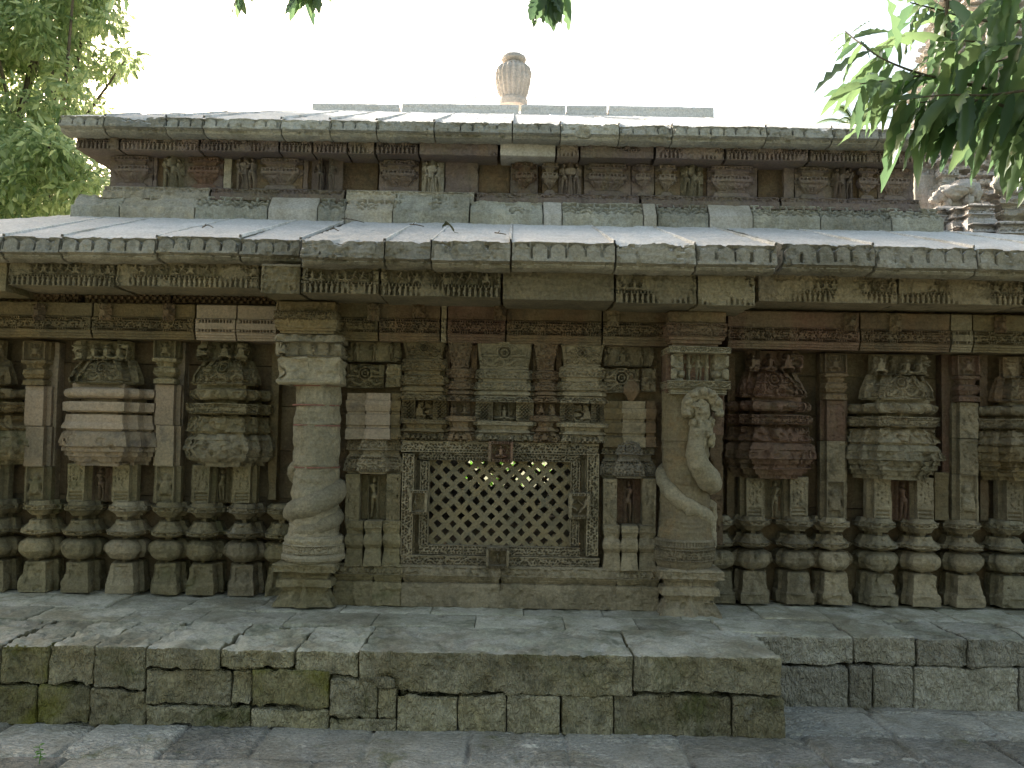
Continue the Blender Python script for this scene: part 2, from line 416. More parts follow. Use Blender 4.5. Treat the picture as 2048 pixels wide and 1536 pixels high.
    L.new(c, P.inputs['Base Color']); P.inputs['Roughness'].default_value = rough
    P.inputs['Specular IOR Level'].default_value = .25
    b = N.new('ShaderNodeBump'); b.inputs['Strength'].default_value = bump; b.inputs['Distance'].default_value = .02
    h = N.new('ShaderNodeMath'); h.operation = 'ADD'; L.new(noise(70, 8, .7), h.inputs[0])
    q2 = N.new('ShaderNodeMath'); q2.operation = 'MULTIPLY_ADD'; L.new(st, q2.inputs[0]); q2.inputs[1].default_value = 1.5 * strata; L.new(h.outputs[0], q2.inputs[2])
    L.new(noise(22, 5, .6), h.inputs[1]); hh = q2.outputs[0]
    if chisel:
        v2 = N.new('ShaderNodeVectorMath'); v2.operation = 'MULTIPLY'; L.new(sc.outputs[0], v2.inputs[0]); v2.inputs[1].default_value = (44, 44, 20) if not tone else (20, 62, 20)
        ch = noise(1.0, 2, .5, v2.outputs[0], 1.2)
        q3 = N.new('ShaderNodeMath'); q3.operation = 'MULTIPLY_ADD'; L.new(ramp(ch, .35, .65), q3.inputs[0]); q3.inputs[1].default_value = chisel; L.new(hh, q3.inputs[2]); hh = q3.outputs[0]
    L.new(hh, b.inputs['Height']); L.new(b.outputs[0], P.inputs['Normal'])
    return m
def leafmat(name, c1, c2, trans=.45, rough=.4, tv=2.0):
    m, N, L, P = nt(name)
    oi = N.new('ShaderNodeNewGeometry')
    r = N.new('ShaderNodeMix'); r.data_type = 'RGBA'; L.new(oi.outputs['Random Per Island'], r.inputs[0])
    r.inputs[6].default_value = c1 + (1,); r.inputs[7].default_value = c2 + (1,)
    L.new(r.outputs[2], P.inputs['Base Color']); P.inputs['Roughness'].default_value = rough
    tr = N.new('ShaderNodeBsdfTranslucent'); hs = N.new('ShaderNodeHueSaturation'); hs.inputs['Hue'].default_value = .49; hs.inputs['Saturation'].default_value = 1.0; hs.inputs['Value'].default_value = tv
    L.new(r.outputs[2], hs.inputs['Color']); L.new(hs.outputs[0], tr.inputs[0])
    mx = N.new('ShaderNodeMixShader'); mx.inputs[0].default_value = trans
    L.new(P.outputs[0], mx.inputs[1]); L.new(tr.outputs[0], mx.inputs[2]); L.new(mx.outputs[0], N['Material Output'].inputs[0])
    return m

GREY = stone('grey_sandstone', (.225, .185, .12), (.31, .26, .175), (.115, .10, .068), .6, .8, lichen=.35)
BUFF = stone('buff_sandstone', (0.286, 0.248, 0.172), (0.21, 0.185, 0.126), (0.344, 0.29, 0.181), .55, .8, lichen=.25)
OCHR = stone('ochre_sandstone', (0.216, 0.16, 0.08), (0.16, 0.124, 0.068), (0.096, 0.08, 0.048), .6, .7)
BRWN = stone('brown_sandstone', (0.144, 0.1, 0.064), (0.2, 0.136, 0.08), (0.088, 0.072, 0.052), .6, .7)
RED = stone('red_sandstone', (0.188, 0.112, 0.08), (0.16, 0.104, 0.072), (0.24, 0.16, 0.112), .55, .8)
NEWS = stone('new_sandstone', (0.32, 0.248, 0.176), (0.288, 0.232, 0.172), (0.248, 0.2, 0.144), .4, .35, strata=.25, rnd=.14, stain=.45, lichen=.15)
MOTL = stone('mottled_sandstone', (0.304, 0.236, 0.16), (0.272, 0.224, 0.16), (0.128, 0.112, 0.1), .6, .25, strata=.15, stain=.35)
MOSS = stone('mossy_sandstone', (.20, .167, .09), (.265, .22, .13), (.10, .09, .05), .6, .8, moss=.35, mossc=(.12, .125, .06))
WALL = stone('wall_sandstone', (0.128, 0.092, 0.056), (0.176, 0.128, 0.076), (0.08, 0.068, 0.048), .5, .4)
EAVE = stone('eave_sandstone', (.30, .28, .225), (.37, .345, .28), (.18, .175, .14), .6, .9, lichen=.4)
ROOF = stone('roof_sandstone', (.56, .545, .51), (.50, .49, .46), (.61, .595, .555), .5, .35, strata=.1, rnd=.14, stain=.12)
BUFC = stone('pale_column_sandstone', (.36, .31, .215), (.28, .25, .175), (.42, .36, .24), .55, .8, lichen=.3, stain=.4)
RIDG = stone('pale_ridge_stone', (.70, .65, .59), (.65, .61, .56), (.60, .56, .51), .4, .3, strata=.1, rnd=.05, stain=.1)
PLIM = stone('moss_covered_plinth', (.26, .235, .11), (.30, .27, .15), (.10, .10, .055), .7, .9, chisel=1.2, lichen=.4, moss=.85, mossc=(.17, .165, .025))
SEAT = stone('lichen_grey_sandstone', (.38, .365, .30), (.31, .30, .25), (.46, .42, .32), .55, .8, lichen=.3)
CLER = stone('clerestory_sandstone', (0.2, 0.156, 0.128), (0.168, 0.132, 0.12), (0.24, 0.168, 0.12), .45, .4)
PLIN = stone('plinth_sandstone', (0.33, 0.29, 0.17), (0.42, 0.385, 0.27), (0.15, 0.145, 0.1), .6, .9, chisel=1.6, lichen=.5, moss=.45, rnd=.3)
PLIR = stone('plain_plinth_sandstone', (.42, .39, .31), (.48, .45, .365), (.26, .25, .195), .5, .9, chisel=1.6, lichen=.4, rnd=.28)
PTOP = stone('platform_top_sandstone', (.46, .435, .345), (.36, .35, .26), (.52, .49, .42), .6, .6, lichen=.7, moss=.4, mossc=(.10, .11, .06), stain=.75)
PAVE = stone('paving_sandstone', (.43, .405, .345), (.33, .32, .28), (.49, .45, .36), .5, .8, chisel=1.6, strata=.0, lichen=.2, moss=.34, mossc=(.17, .175, .06), tone=True)
TOWR = stone('tower_sandstone', (.44, .405, .365), (.38, .35, .32), (.46, .38, .33), .5, .5, lichen=.3)
EARTH = stone('earth', (.12, .115, .06), (.09, .105, .04), (.15, .13, .08), .5, .4, strata=0)
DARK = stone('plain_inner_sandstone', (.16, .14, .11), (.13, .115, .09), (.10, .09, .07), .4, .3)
BARK = stone('bark', (.12, .095, .07), (.08, .065, .05), (.17, .15, .12), .4, .8, strata=0)
LEAF_F = leafmat('far_tree_leaf', (.10, .15, .065), (.30, .34, .18), .62, .22, 2.8)
LEAF_N = leafmat('near_leaf', (.050, .095, .048), (.11, .165, .07), .55, .28)
LEAF_P = leafmat('palm_leaf', (.06, .10, .04), (.09, .13, .05), .4, .4)
LEAF_W = leafmat('weed_leaf', (.08, .22, .02), (.10, .26, .03), .4, .5)

# ------------------------------------------------------------------ helpers in photograph pixels
def stack(name, xc, Y, steps, rows, mat, parent, carves=(), res=.007, wear=.0036, chip=.0, plan_px=None, arrays=False, **kw):
    """steps [(half width, depth)] and row offsets in px at distance Y of the front plane; rows [(py, offset)] top to bottom"""
    k = K(Y); md = max(d for w, d in steps) * k
    ym = (rows[0][0] + rows[-1][0]) / 2
    X, _ = at(xc, ym, Y)
    zf = lambda py: at(xc, py, Y)[1]
    prof = sorted([(zf(y), o * k) for y, o in rows], key=lambda q: q[0])
    # keep coincident heights in drawn order
    prof = [(zf(y), o * k) for y, o in reversed(rows)]
    cv = []
    for c in carves:
        y0, y1, fn, dep = c[:4]
        cv.append((zf(y1), zf(y0), fn, dep * k) + ((c[4] * k,) if len(c) > 4 else ()))
    pl = plan_steps([(w * k, d * k) for w, d in steps]) if plan_px is None else [(x * k, y * k) for x, y in plan_px]
    if arrays: return loft_arrays(pl, prof, carves=cv, res=res, wear=wear, chip=chip, org=(X, Y + md, 0), **kw)
    return loft(name, pl, prof, mat, parent, carves=cv, res=res, wear=wear, chip=chip, org=(X, Y + md, 0), **kw)
def box(name, x0, x1, y0, y1, Y, mat, parent, d=.12, carves=(), rnd=1.2, **kw):
    xc = (x0 + x1) / 2; k = K(Y)
    return stack(name, xc, Y, [((x1 - x0) / 2, d / k)], [(y0, -rnd), (y0 + rnd, 0), (y1 - rnd, 0), (y1, -rnd)], mat, parent, carves, **kw)
def xblock(name, X0, X1, Y0, Y1, Z0, Z1, mat, parent, r=.012, res=.014, wear=.004, chip=.0, **kw):
    pl = [(Y0 + r, Z0), (Y1, Z0), (Y1, Z1), (Y0 + 1.6 * r, Z1), (Y0 + .45 * r, Z1 - .45 * r), (Y0, Z1 - 1.6 * r), (Y0, Z0 + r)]
    er = [None, 9, .03, None, None, None, None]; er[0] = 9; er[1] = 9; er[2] = res * 1.6
    return loft(name, pl, [(X0, -r), (X0 + r * .5, -.3 * r), (X0 + r, 0), (X1 - r, 0), (X1 - r * .5, -.3 * r), (X1, -r)], mat, parent, axis='x', eres=er, res=res, wear=wear, chip=chip, **kw)
def tube_arrays(pts, rad, n=10, cap=True):
    pts = np.asarray(pts, float); rad = np.asarray(rad, float); m = len(pts)
    T = np.gradient(pts, axis=0); T /= np.linalg.norm(T, axis=1)[:, None] + 1e-12
    u = np.cross(T[0], [0, 0, 1.]); 
    if np.linalg.norm(u) < .1: u = np.cross(T[0], [0, 1., 0])
    u /= np.linalg.norm(u); V = []
    for i in range(m):
        u = u - T[i] * (u @ T[i]); u /= np.linalg.norm(u) + 1e-12; w = np.cross(T[i], u)
        a = np.linspace(0, 2*np.pi, n, endpoint=False)
        V.append(pts[i] + rad[i] * (np.cos(a)[:, None] * u + np.sin(a)[:, None] * w))
    V = np.concatenate(V); idx = np.arange(m * n).reshape(m, n)
    q = np.stack([idx[:-1], np.roll(idx, -1, 1)[:-1], np.roll(idx, -1, 1)[1:], idx[1:]], -1).reshape(-1, 4)
    return V, q, [idx[0][::-1], idx[-1]] if cap else []
def smooth_path(P, n):
    P = np.asarray(P, float); m = len(P); t = np.linspace(0, m - 1, n); i = np.clip(t.astype(int), 0, m - 2); f = (t - i)[:, None]
    g = lambda k: P[np.clip(k, 0, m - 1)]
    a, b, c, d = g(i - 1), g(i), g(i + 1), g(i + 2)
    return .5 * (2*b + (c - a)*f + (2*a - 5*b + 4*c - d)*f**2 + (3*b - a - 3*c + d)*f**3)
def blob_arrays(c, r, seed=0, n=14, rough=.12, f=9.):
    c = np.asarray(c, float); r = np.asarray(r, float) * np.ones(3)
    th = np.linspace(0, np.pi, n + 1); ph = np.linspace(0, 2*np.pi, 2*n, endpoint=False)
    TH, PH = np.meshgrid(th, ph, indexing='ij')
    U = np.stack([np.sin(TH)*np.cos(PH), np.sin(TH)*np.sin(PH), np.cos(TH)], -1).reshape(-1, 3)
    V = c + U * r * (1 + rough * (2 * fbm(U * 2.2 + seed * 3.3, 3) - 1) * 2)[:, None]
    idx = np.arange((n + 1) * 2 * n).reshape(n + 1, 2 * n)
    q = np.stack([idx[:-1], idx[1:], np.roll(idx, -1, 1)[1:], np.roll(idx, -1, 1)[:-1]], -1).reshape(-1, 4)
    return V, q

# ================================================================== SETTING: ground, paving
RNG = random.Random(5)
ZP = 0.412                                          # top of the platform
def sheet(name, x0, x1, y0, y1, z, n, mat):
    xs = np.linspace(x0, x1, n); ys = np.linspace(y0, y1, n); A, B = np.meshgrid(xs, ys)
    V = np.stack([A, B, np.full_like(A, z)], -1).reshape(-1, 3); idx = np.arange(n*n).reshape(n, n)
    q = np.stack([idx[:-1, :-1], idx[:-1, 1:], idx[1:, 1:], idx[1:, :-1]], -1).reshape(-1, 4)
    o = mesh(name, V, q, mat); o['kind'] = 'structure'; return o
sheet('ground', -450, 450, -450, 450, -.03, 3, EARTH)
def pavement():
    xs = np.arange(-4.6, 4.6, .011); ys = np.arange(2.4, 7.0, .011)
    A, B = np.meshgrid(xs, ys); a, b = A.ravel(), B.ravel()
    p = np.stack([a, b, 0*a], 1)
    rows = [2.4, 2.95, 3.5, 4.02, 4.405, 4.90, 5.32, 5.85, 6.4, 7.1]
    bb = b + .035 * a * 0 + .012 * (vnoise(p * 1.3) - .5)
    ri = np.searchsorted(rows, bb) ; dj = np.full(len(a), 9.); z = np.zeros(len(a)); tone = np.ones(len(a))
    rng = random.Random(11)
    for r in range(len(rows) + 1):
        m = ri == r
        if not m.any(): continue
        if r < len(rows): dj[m] = np.minimum(dj[m], np.abs(bb[m] - rows[r]))
        if r > 0: dj[m] = np.minimum(dj[m], np.abs(bb[m] - rows[r-1]))
        xj = [-4.7]
        while xj[-1] < 4.7: xj.append(xj[-1] + rng.uniform(.34, .74))
        if r == 5: xj = [-4.7, -4.0, -3.3, -2.62, -2.17, -1.68, -1.25, -.70, -.19, .31, .9, 1.58, 2.05, 2.55, 3.2, 4.0, 4.7]
        sk = rng.uniform(-.03, .03); aa = a[m] + sk * (b[m] - rows[min(r, len(rows)-1)])
        ci = np.searchsorted(xj, aa)
        d = np.minimum(np.abs(aa - np.array(xj)[np.clip(ci, 0, len(xj)-1)]), np.abs(aa - np.array(xj)[np.clip(ci-1, 0, len(xj)-1)]))
        dj[m] = np.minimum(dj[m], d)
        tz = np.array([rng.uniform(-.004, .004) for _ in xj] + [0]); tt = np.array([rng.uniform(.66, 1.25) for _ in xj] + [1]); tc = np.array([rng.uniform(0, 1) for _ in xj] + [1])
        z[m] += tz[ci]; tone[m] = tt[ci]
        ch = sstep(.42, .62, vnoise(np.stack([(a[m] + b[m] * (tc[ci] - .5)) * 26, b[m] * 62 + ci * 3, 0*a[m]], 1)))
        wear_ = sstep(.35, .6, vnoise(np.stack([a[m] * 3.1 + 9*tc[ci], b[m] * 3.1, 0*a[m] + 4], 1)))
        z[m] -= .010 * ch * wear_ * (tc[ci] > .22)
    z += .004 * (fbm(p * 2.2, 3) - .5) * 2 + .0015 * (fbm(p * 40, 2) - .5)
    z -= .016 * sstep(.018, .006, dj) * sstep(.3, .6, fbm(p * 5 + 3, 2) + .12)
    tone *= 1 + .5 * sstep(.018, .006, dj) * (sstep(.45, .6, vnoise(p * 3 + 40)) - .45)
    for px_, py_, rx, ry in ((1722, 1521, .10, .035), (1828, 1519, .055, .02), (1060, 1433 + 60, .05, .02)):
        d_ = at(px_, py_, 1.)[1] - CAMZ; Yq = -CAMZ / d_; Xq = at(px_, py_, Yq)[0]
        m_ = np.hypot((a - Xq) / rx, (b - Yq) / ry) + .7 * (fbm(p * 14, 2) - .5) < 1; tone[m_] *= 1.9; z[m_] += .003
    V = np.stack([a, b, z], 1); ny, nx = A.shape; idx = np.arange(nx*ny).reshape(ny, nx)
    q = np.stack([idx[:-1, :-1], idx[:-1, 1:], idx[1:, 1:], idx[1:, :-1]], -1).reshape(-1, 4)
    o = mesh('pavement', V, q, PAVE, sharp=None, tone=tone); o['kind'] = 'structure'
pavement()
for nm, x0, x1, y0, y1 in (('pavement', -8, -4.58, 2.4, 7), ('pavement', 4.58, 8, 2.4, 7), ('pavement', -8, 8, -1.5, 2.41)):
    sheet(nm, x0, x1, y0, y1, -.004, 40, EARTH if False else PTOP)

# ================================================================== PLATFORM (stepped stone plinth)
plat = thing('stone_platform', 'low mossy stone platform of rough cracked blocks along the foot of the temple wall', 'platform', (0, 4.9, 0))
YF, YR = 4.86, 5.40
def pblock(x0, x1, y0, y1, Y, mat, top=False, depth=.34, chip=.012, name='platform_block', bottom=False):
    xc = (x0 + x1) / 2
    X0 = at(x0, (y0 + y1) / 2, Y)[0]; X1 = at(x1, (y0 + y1) / 2, Y)[0]
    Z1 = ZP + RNG.uniform(-.006, .004) if top else at(xc, y0, Y)[1]; Z0 = -.012 if bottom else at(xc, y1, Y)[1]
    return xblock(name, X0 + .0006, X1 - .0006, Y + RNG.uniform(-.008, .008), Y + depth, Z0, Z1, mat, plat, r=RNG.uniform(.005, .010), chip=chip * 1.6, wear=.009)
FRONT_TOP = [(-330, -150, 1273, 1366), (-148, -2, 1273, 1367), (0, 94, 1275, 1369), (96, 186, 1279, 1371), (188, 289, 1281, 1377), (291, 438, 1283, 1338), (440, 587, 1286, 1338),
             (589, 716, 1289, 1355), (719, 1265, 1294, 1388), (1268, 1563, 1300, 1388)]
TOPS = [pblock(*b, YF, PLIM if i == 2 else PLIN, top=True, depth=.62) for i, b in enumerate(FRONT_TOP)]
for b in [(-330, -100, 1370, 1436), (-98, 72, 1371, 1438), (74, 176, 1374, 1440)]: pblock(*b, YF, PLIM, bottom=True, depth=.5)
for b in [(178, 289, 1379, 1443), (291, 499, 1413, 1447), (501, 657, 1420, 1450), (659, 792, 1438, 1455),
          (794, 914, 1390, 1460), (916, 1012, 1391, 1462), (1014, 1120, 1391, 1464), (1123, 1226, 1392, 1465), (1229, 1463, 1392, 1467), (1466, 1571, 1393, 1468)]: pblock(*b, YF, PLIN, bottom=True, depth=.5)
pblock(503, 657, 1341, 1417, YF, PLIM)
for b in [(291, 460, 1341, 1411), (463, 500, 1341, 1411), (659, 754, 1358, 1436), (756, 792, 1376, 1436), (719, 790, 1356, 1374)]: pblock(*b, YF, PLIN)
for b in [(1505, 1708, 1268, 1330), (1711, 1832, 1269, 1330), (1835, 1934, 1271, 1332), (1937, 2070, 1273, 1335), (2073, 2240, 1275, 1337), (2243, 2420, 1278, 1340)]: TOPS.append(pblock(*b, YR, PLIR, top=True, depth=.5, chip=.008))
for b in [(1505, 1698, 1334, 1402), (1701, 1744, 1334, 1403), (1747, 1826, 1334, 1404), (1829, 2036, 1336, 1406), (2039, 2230, 1339, 1408), (2233, 2420, 1342, 1410)]: pblock(*b, YR, PLIR, bottom=True, chip=.008)
# platform core and its upper slabs
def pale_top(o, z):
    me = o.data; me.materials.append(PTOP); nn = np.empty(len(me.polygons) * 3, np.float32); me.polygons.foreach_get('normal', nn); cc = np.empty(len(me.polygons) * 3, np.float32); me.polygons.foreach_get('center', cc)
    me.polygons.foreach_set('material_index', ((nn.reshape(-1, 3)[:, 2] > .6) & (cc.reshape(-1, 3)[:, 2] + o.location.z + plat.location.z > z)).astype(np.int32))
def slab(X0, X1, Y0, Y1): xblock('platform_slab', X0 + .0015, X1 - .0015, Y0 + .0015, Y1 - .0015, ZP - .09, ZP + RNG.uniform(-.005, .005), PTOP, plat, r=.006, res=.016, wear=.005, chip=.006)
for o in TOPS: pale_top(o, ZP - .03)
def row_(xs, Y0, Y1):
    for a, b in zip(xs[:-1], xs[1:]): slab(a, b, Y0, Y1)
row_([-5, -4.2, -3.5, -2.9, -2.35, -1.9, -1.35, -.82, -.2, .35, .8, 1.30, 1.66], YF + .62, YF + .98)
row_([-5, -4.0, -3.1, -2.6, -2.1, -1.62, -1.08, -.5, .1, .62, 1.12, 1.66], YF + .98, 6.6)
row_([1.66, 2.1, 2.55, 2.95, 3.4, 3.9, 4.5, 5.2], YR + .5, 6.7)
slab(1.60, 1.66, YF+.3, YF+.62) if False else None
mb = MB()
W, q, g = loft_arrays([(-5, YF + .45), (1.45, YF + .45), (1.45, YR + .45), (5.3, YR + .45), (5.3, 15), (-5, 15)], [(-.02, 0), (ZP - .095, 0)], res=9, wear=0, flatback=False)
mb.add(W, q, None, g); mb.build('platform_core', DARK, plat, smooth=False)

# ================================================================== TEMPLE
T = thing('stone_temple', 'long low carved sandstone temple with snake columns, latticed window and stepped slab roof', 'temple', (0, 6.3, ZP))
YM, YB, YP = 6.30, 6.52, 6.13                        # main pilaster fronts, main wall face, porch wall face
def wallbox(x0, x1, y0, y1, z0, z1, mat=WALL, name='wall', parent=T, res=.03, carve=None):
    return loft(name, [(x0, y1), (x0, y0), (x1, y0), (x1, y1)], [(z0, 0), (z1, 0)], mat, parent, res=res, wear=.003, flatback=False, chip=.004)
def courses(x0, x1, y0, y1, zs, xs=None):            # wall in courses with open joints
    for a, b in zip(zs[:-1], zs[1:]): wallbox(x0, x1, y0 + RNG.uniform(0, .006), y1, a + .0025, b - .0025)
zc = [ZP, .76, 1.08, 1.42, 1.74, 2.03, 2.3, 2.62]
for a, b in ((-4.7, -3.2), (-3.2, -2.2), (-2.2, -1.42)): courses(a + .002, b, YB, YB + .3, zc)
for a, b in ((1.18, 2.0), (2.0, 2.9), (2.9, 3.6), (3.6, 4.9)): courses(a + .002, b, YB, YB + .3, zc)
xwL, xwR = at(803, 1000, YP)[0], at(1197, 1000, YP)[0]; zwT, zwB = at(1000, 880, YP)[1], at(1000, 1136, YP)[1]
courses(-1.42, xwL, YP + .10, YP + .4, zc); courses(xwR, 1.18, YP + .10, YP + .4, zc)
wallbox(xwL, xwR, YP + .10, YP + .4, ZP, zwB); wallbox(xwL, xwR, YP + .10, YP + .4, zwT, 2.62)
# dark interior
for x0, x1, y0, y1 in ((-4.7, -4.4, 6.85, 14.2), (4.6, 4.9, 6.85, 14.2)): wallbox(x0, x1, y0, y1, ZP, 2.62, DARK, res=.8)
YBK = 14.2
bx0, bz1 = at(925, 918, YBK); bx1, bz0 = at(1105, 976, YBK)
wallbox(-4.7, bx0, YBK, YBK + .3, .1, 2.62, DARK, res=.8); wallbox(bx1, 4.9, YBK, YBK + .3, .1, 2.62, DARK, res=.8)
wallbox(bx0, bx1, YBK, YBK + .3, .1, bz0, DARK, res=.8); wallbox(bx0, bx1, YBK, YBK + .3, bz1, 2.62, DARK, res=.8)

# ------------------------------------------------------------------ pilaster base mouldings
def base_rows(y1, h, right):
    o = .03 if right else 0
    foot = [(0, 6), (.10, 7), (.12, 6), (.17, 3.5), (.25, 2), (.325 + o, 1), (.335 + o, -2)]
    if right: foot = [(0, 7), (.11, 8), (.125, 7), (.14, 4), (.20, 2.5), (.35, 1), (.365, -2)]
    a = [(.30, -14), (.358 + o, -14), (.364 + o, 0), (.385 + o, 6), (.415 + o, 11), (.45 + o, 13.5), (.48 + o, 14), (.51 + o, 13), (.54 + o, 10.5), (.562 + o, 6), (.578 + o, 0), (.584 + o, -13), (.612 + o*.6, -13)]
    a += [(.618 + o*.6, 0), (.632 + o*.6, 8), (.648 + o*.6, 13), (.685 + o*.6, 13.5), (.69 + o*.6, 9), (.715 + o*.5, 5), (.745 + o*.4, 1.5), (.785 + o*.3, -1), (.79 + o*.2, -13), (.832, -13)]
    a += [(.838, -3), (.86, 0), (.89, 6), (.905, 11), (.955, 11.5), (.958, 6), (1, 2)]
    return [(y1 - f * h, v) for f, v in reversed(foot)], [(y1 - f * h, v) for f, v in reversed(a)]
BPLAN = [(-28, 0), (-28, -22), (-18, -22), (-18, -46), (-16, -51), (-9, -56), (9, -56), (16, -51), (18, -46), (18, -22), (28, -22), (28, 0)]
def base(xc, y1, h, parent, mat, right=False, Y=YM, seed=0, chip=.012):
    rf, r = base_rows(y1, h, right); o = .03 * .6 if right else 0; rg = random.Random(seed * 91 + int(xc))
    h_ = h * rg.uniform(.985, 1.01); chip = chip * rg.uniform(.5, 1.8); wr = rg.uniform(.004, .007)
    orn = [(-.02, .5, .09, 0, .35, .03), (0, .9, .12, 0, .55, .09)]
    cv = [(y1 - (.685 + o) * h, y1 - (.645 + o) * h, c_foliage(seed, .02), 3.5), (y1 - .955 * h, y1 - .905 * h, c_foliage(seed + 1, .02), 3.5),
          (y1 - .60 * h, y1 - .46 * h, c_fig(orn, .12), -4.0, 12), (y1 - .82 * h, y1 - .66 * h, c_fig([(0, .25, .2, 0, .45, .1), (0, .7, .16, 0, .75, .1)], .2), -5, 10)]
    mb = MB(); dx = rg.uniform(-1.5, 1.5); r = [(y, o_ + (rg.uniform(-1.4, 1.2) if o_ > -5 else 0)) for y, o_ in r]
    if rg.random() < .3: mat = BUFF if right else GREY
    W, q, g = stack('', xc + dx, Y, [(28, 22), (18, 56)], r, mat, parent, cv, chip=chip, wear=wr, plan_px=BPLAN, arrays=True); mb.add(W, q, None, g)
    cf = [(y1 - .30 * h, y1 - .10 * h, c_fig([(0, .0, .26, 0, .55, .16)], .2) if right else c_worn(seed, 14), -4 if right else 3, 13)]
    W, q, g = stack('', xc, Y + .01, [(30, 22), (21, 54)], rf, mat, parent, cf, chip=chip * 1.3, wear=wr, arrays=True); mb.add(W, q, None, g)
    return mb.build('base_moulding', mat, parent)

def strip(xc, hw, y0, y1, Y, parent, mat, name='shaft_panel', carve=None, dep=3.2, side=9, sd=14, d=30, **kw):
    k = K(Y); cv = [(y0 + 2, y1 - 2, carve, dep, hw - 2)] if carve else []
    return stack(name, xc, Y, [(hw + side, d - sd), (hw, d)] if side else [(hw, d)], [(y0, -.8), (y0 + 1, 0), (y1 - 1, 0), (y1, -.8)], mat, parent, cv, **kw)
def pill(xc, y1, h, right, matb, capmat, shaftmats, seed, hw, rows, Y=YM):
    """narrow pilaster: base moulding, dwarf block, shaft, capital with a figure"""
    yt, yc, ys, yd = rows                              # top, capital bottom, shaft bottom, dwarf block bottom
    p = base(xc, y1, h, T, matb, right, Y, seed); p.name = 'pilaster'; WL[p.name] = WL.get(p.name) or Vector(p.location) + WL[T.name]
    strip(xc, hw, ys, yd + 4, Y + .035, p, matb, 'dwarf_panel', c_sum((1, c_fig(dwarf(0, .8, .06), .12))), 9)
    n = len(shaftmats); e = [yc + (ys - yc) * i / n for i in range(n + 1)]
    for i, mt in enumerate(shaftmats):
        strip(xc, hw, e[i] + .8, e[i+1], Y + .045, p, mt, 'shaft_panel', c_scroll(seed + i, .12) if right and mt is not NEWS else None, 2.6)
    m_ = yt + (yc - yt) * .42; a = yc - m_
    strip(xc, hw + 4, yt, m_, Y + .03, p, capmat, 'capital', c_fig(dwarf(0, .92, .02), .14), 9, side=5)
    stack('capital', xc, Y + .02, [(hw + 1, 26)], [(m_ + 1, 6), (m_ + a*.14, 6), (m_ + a*.18, 0), (m_ + a*.34, -3), (m_ + a*.4, 3), (m_ + a*.55, 5), (m_ + a*.68, 1), (m_ + a*.74, -3), (m_ + a*.8, 3), (yc - 1, 4)], capmat, p,
          [(m_, yc, c_worn(seed, 45), 2.5)], chip=.006)
    return p
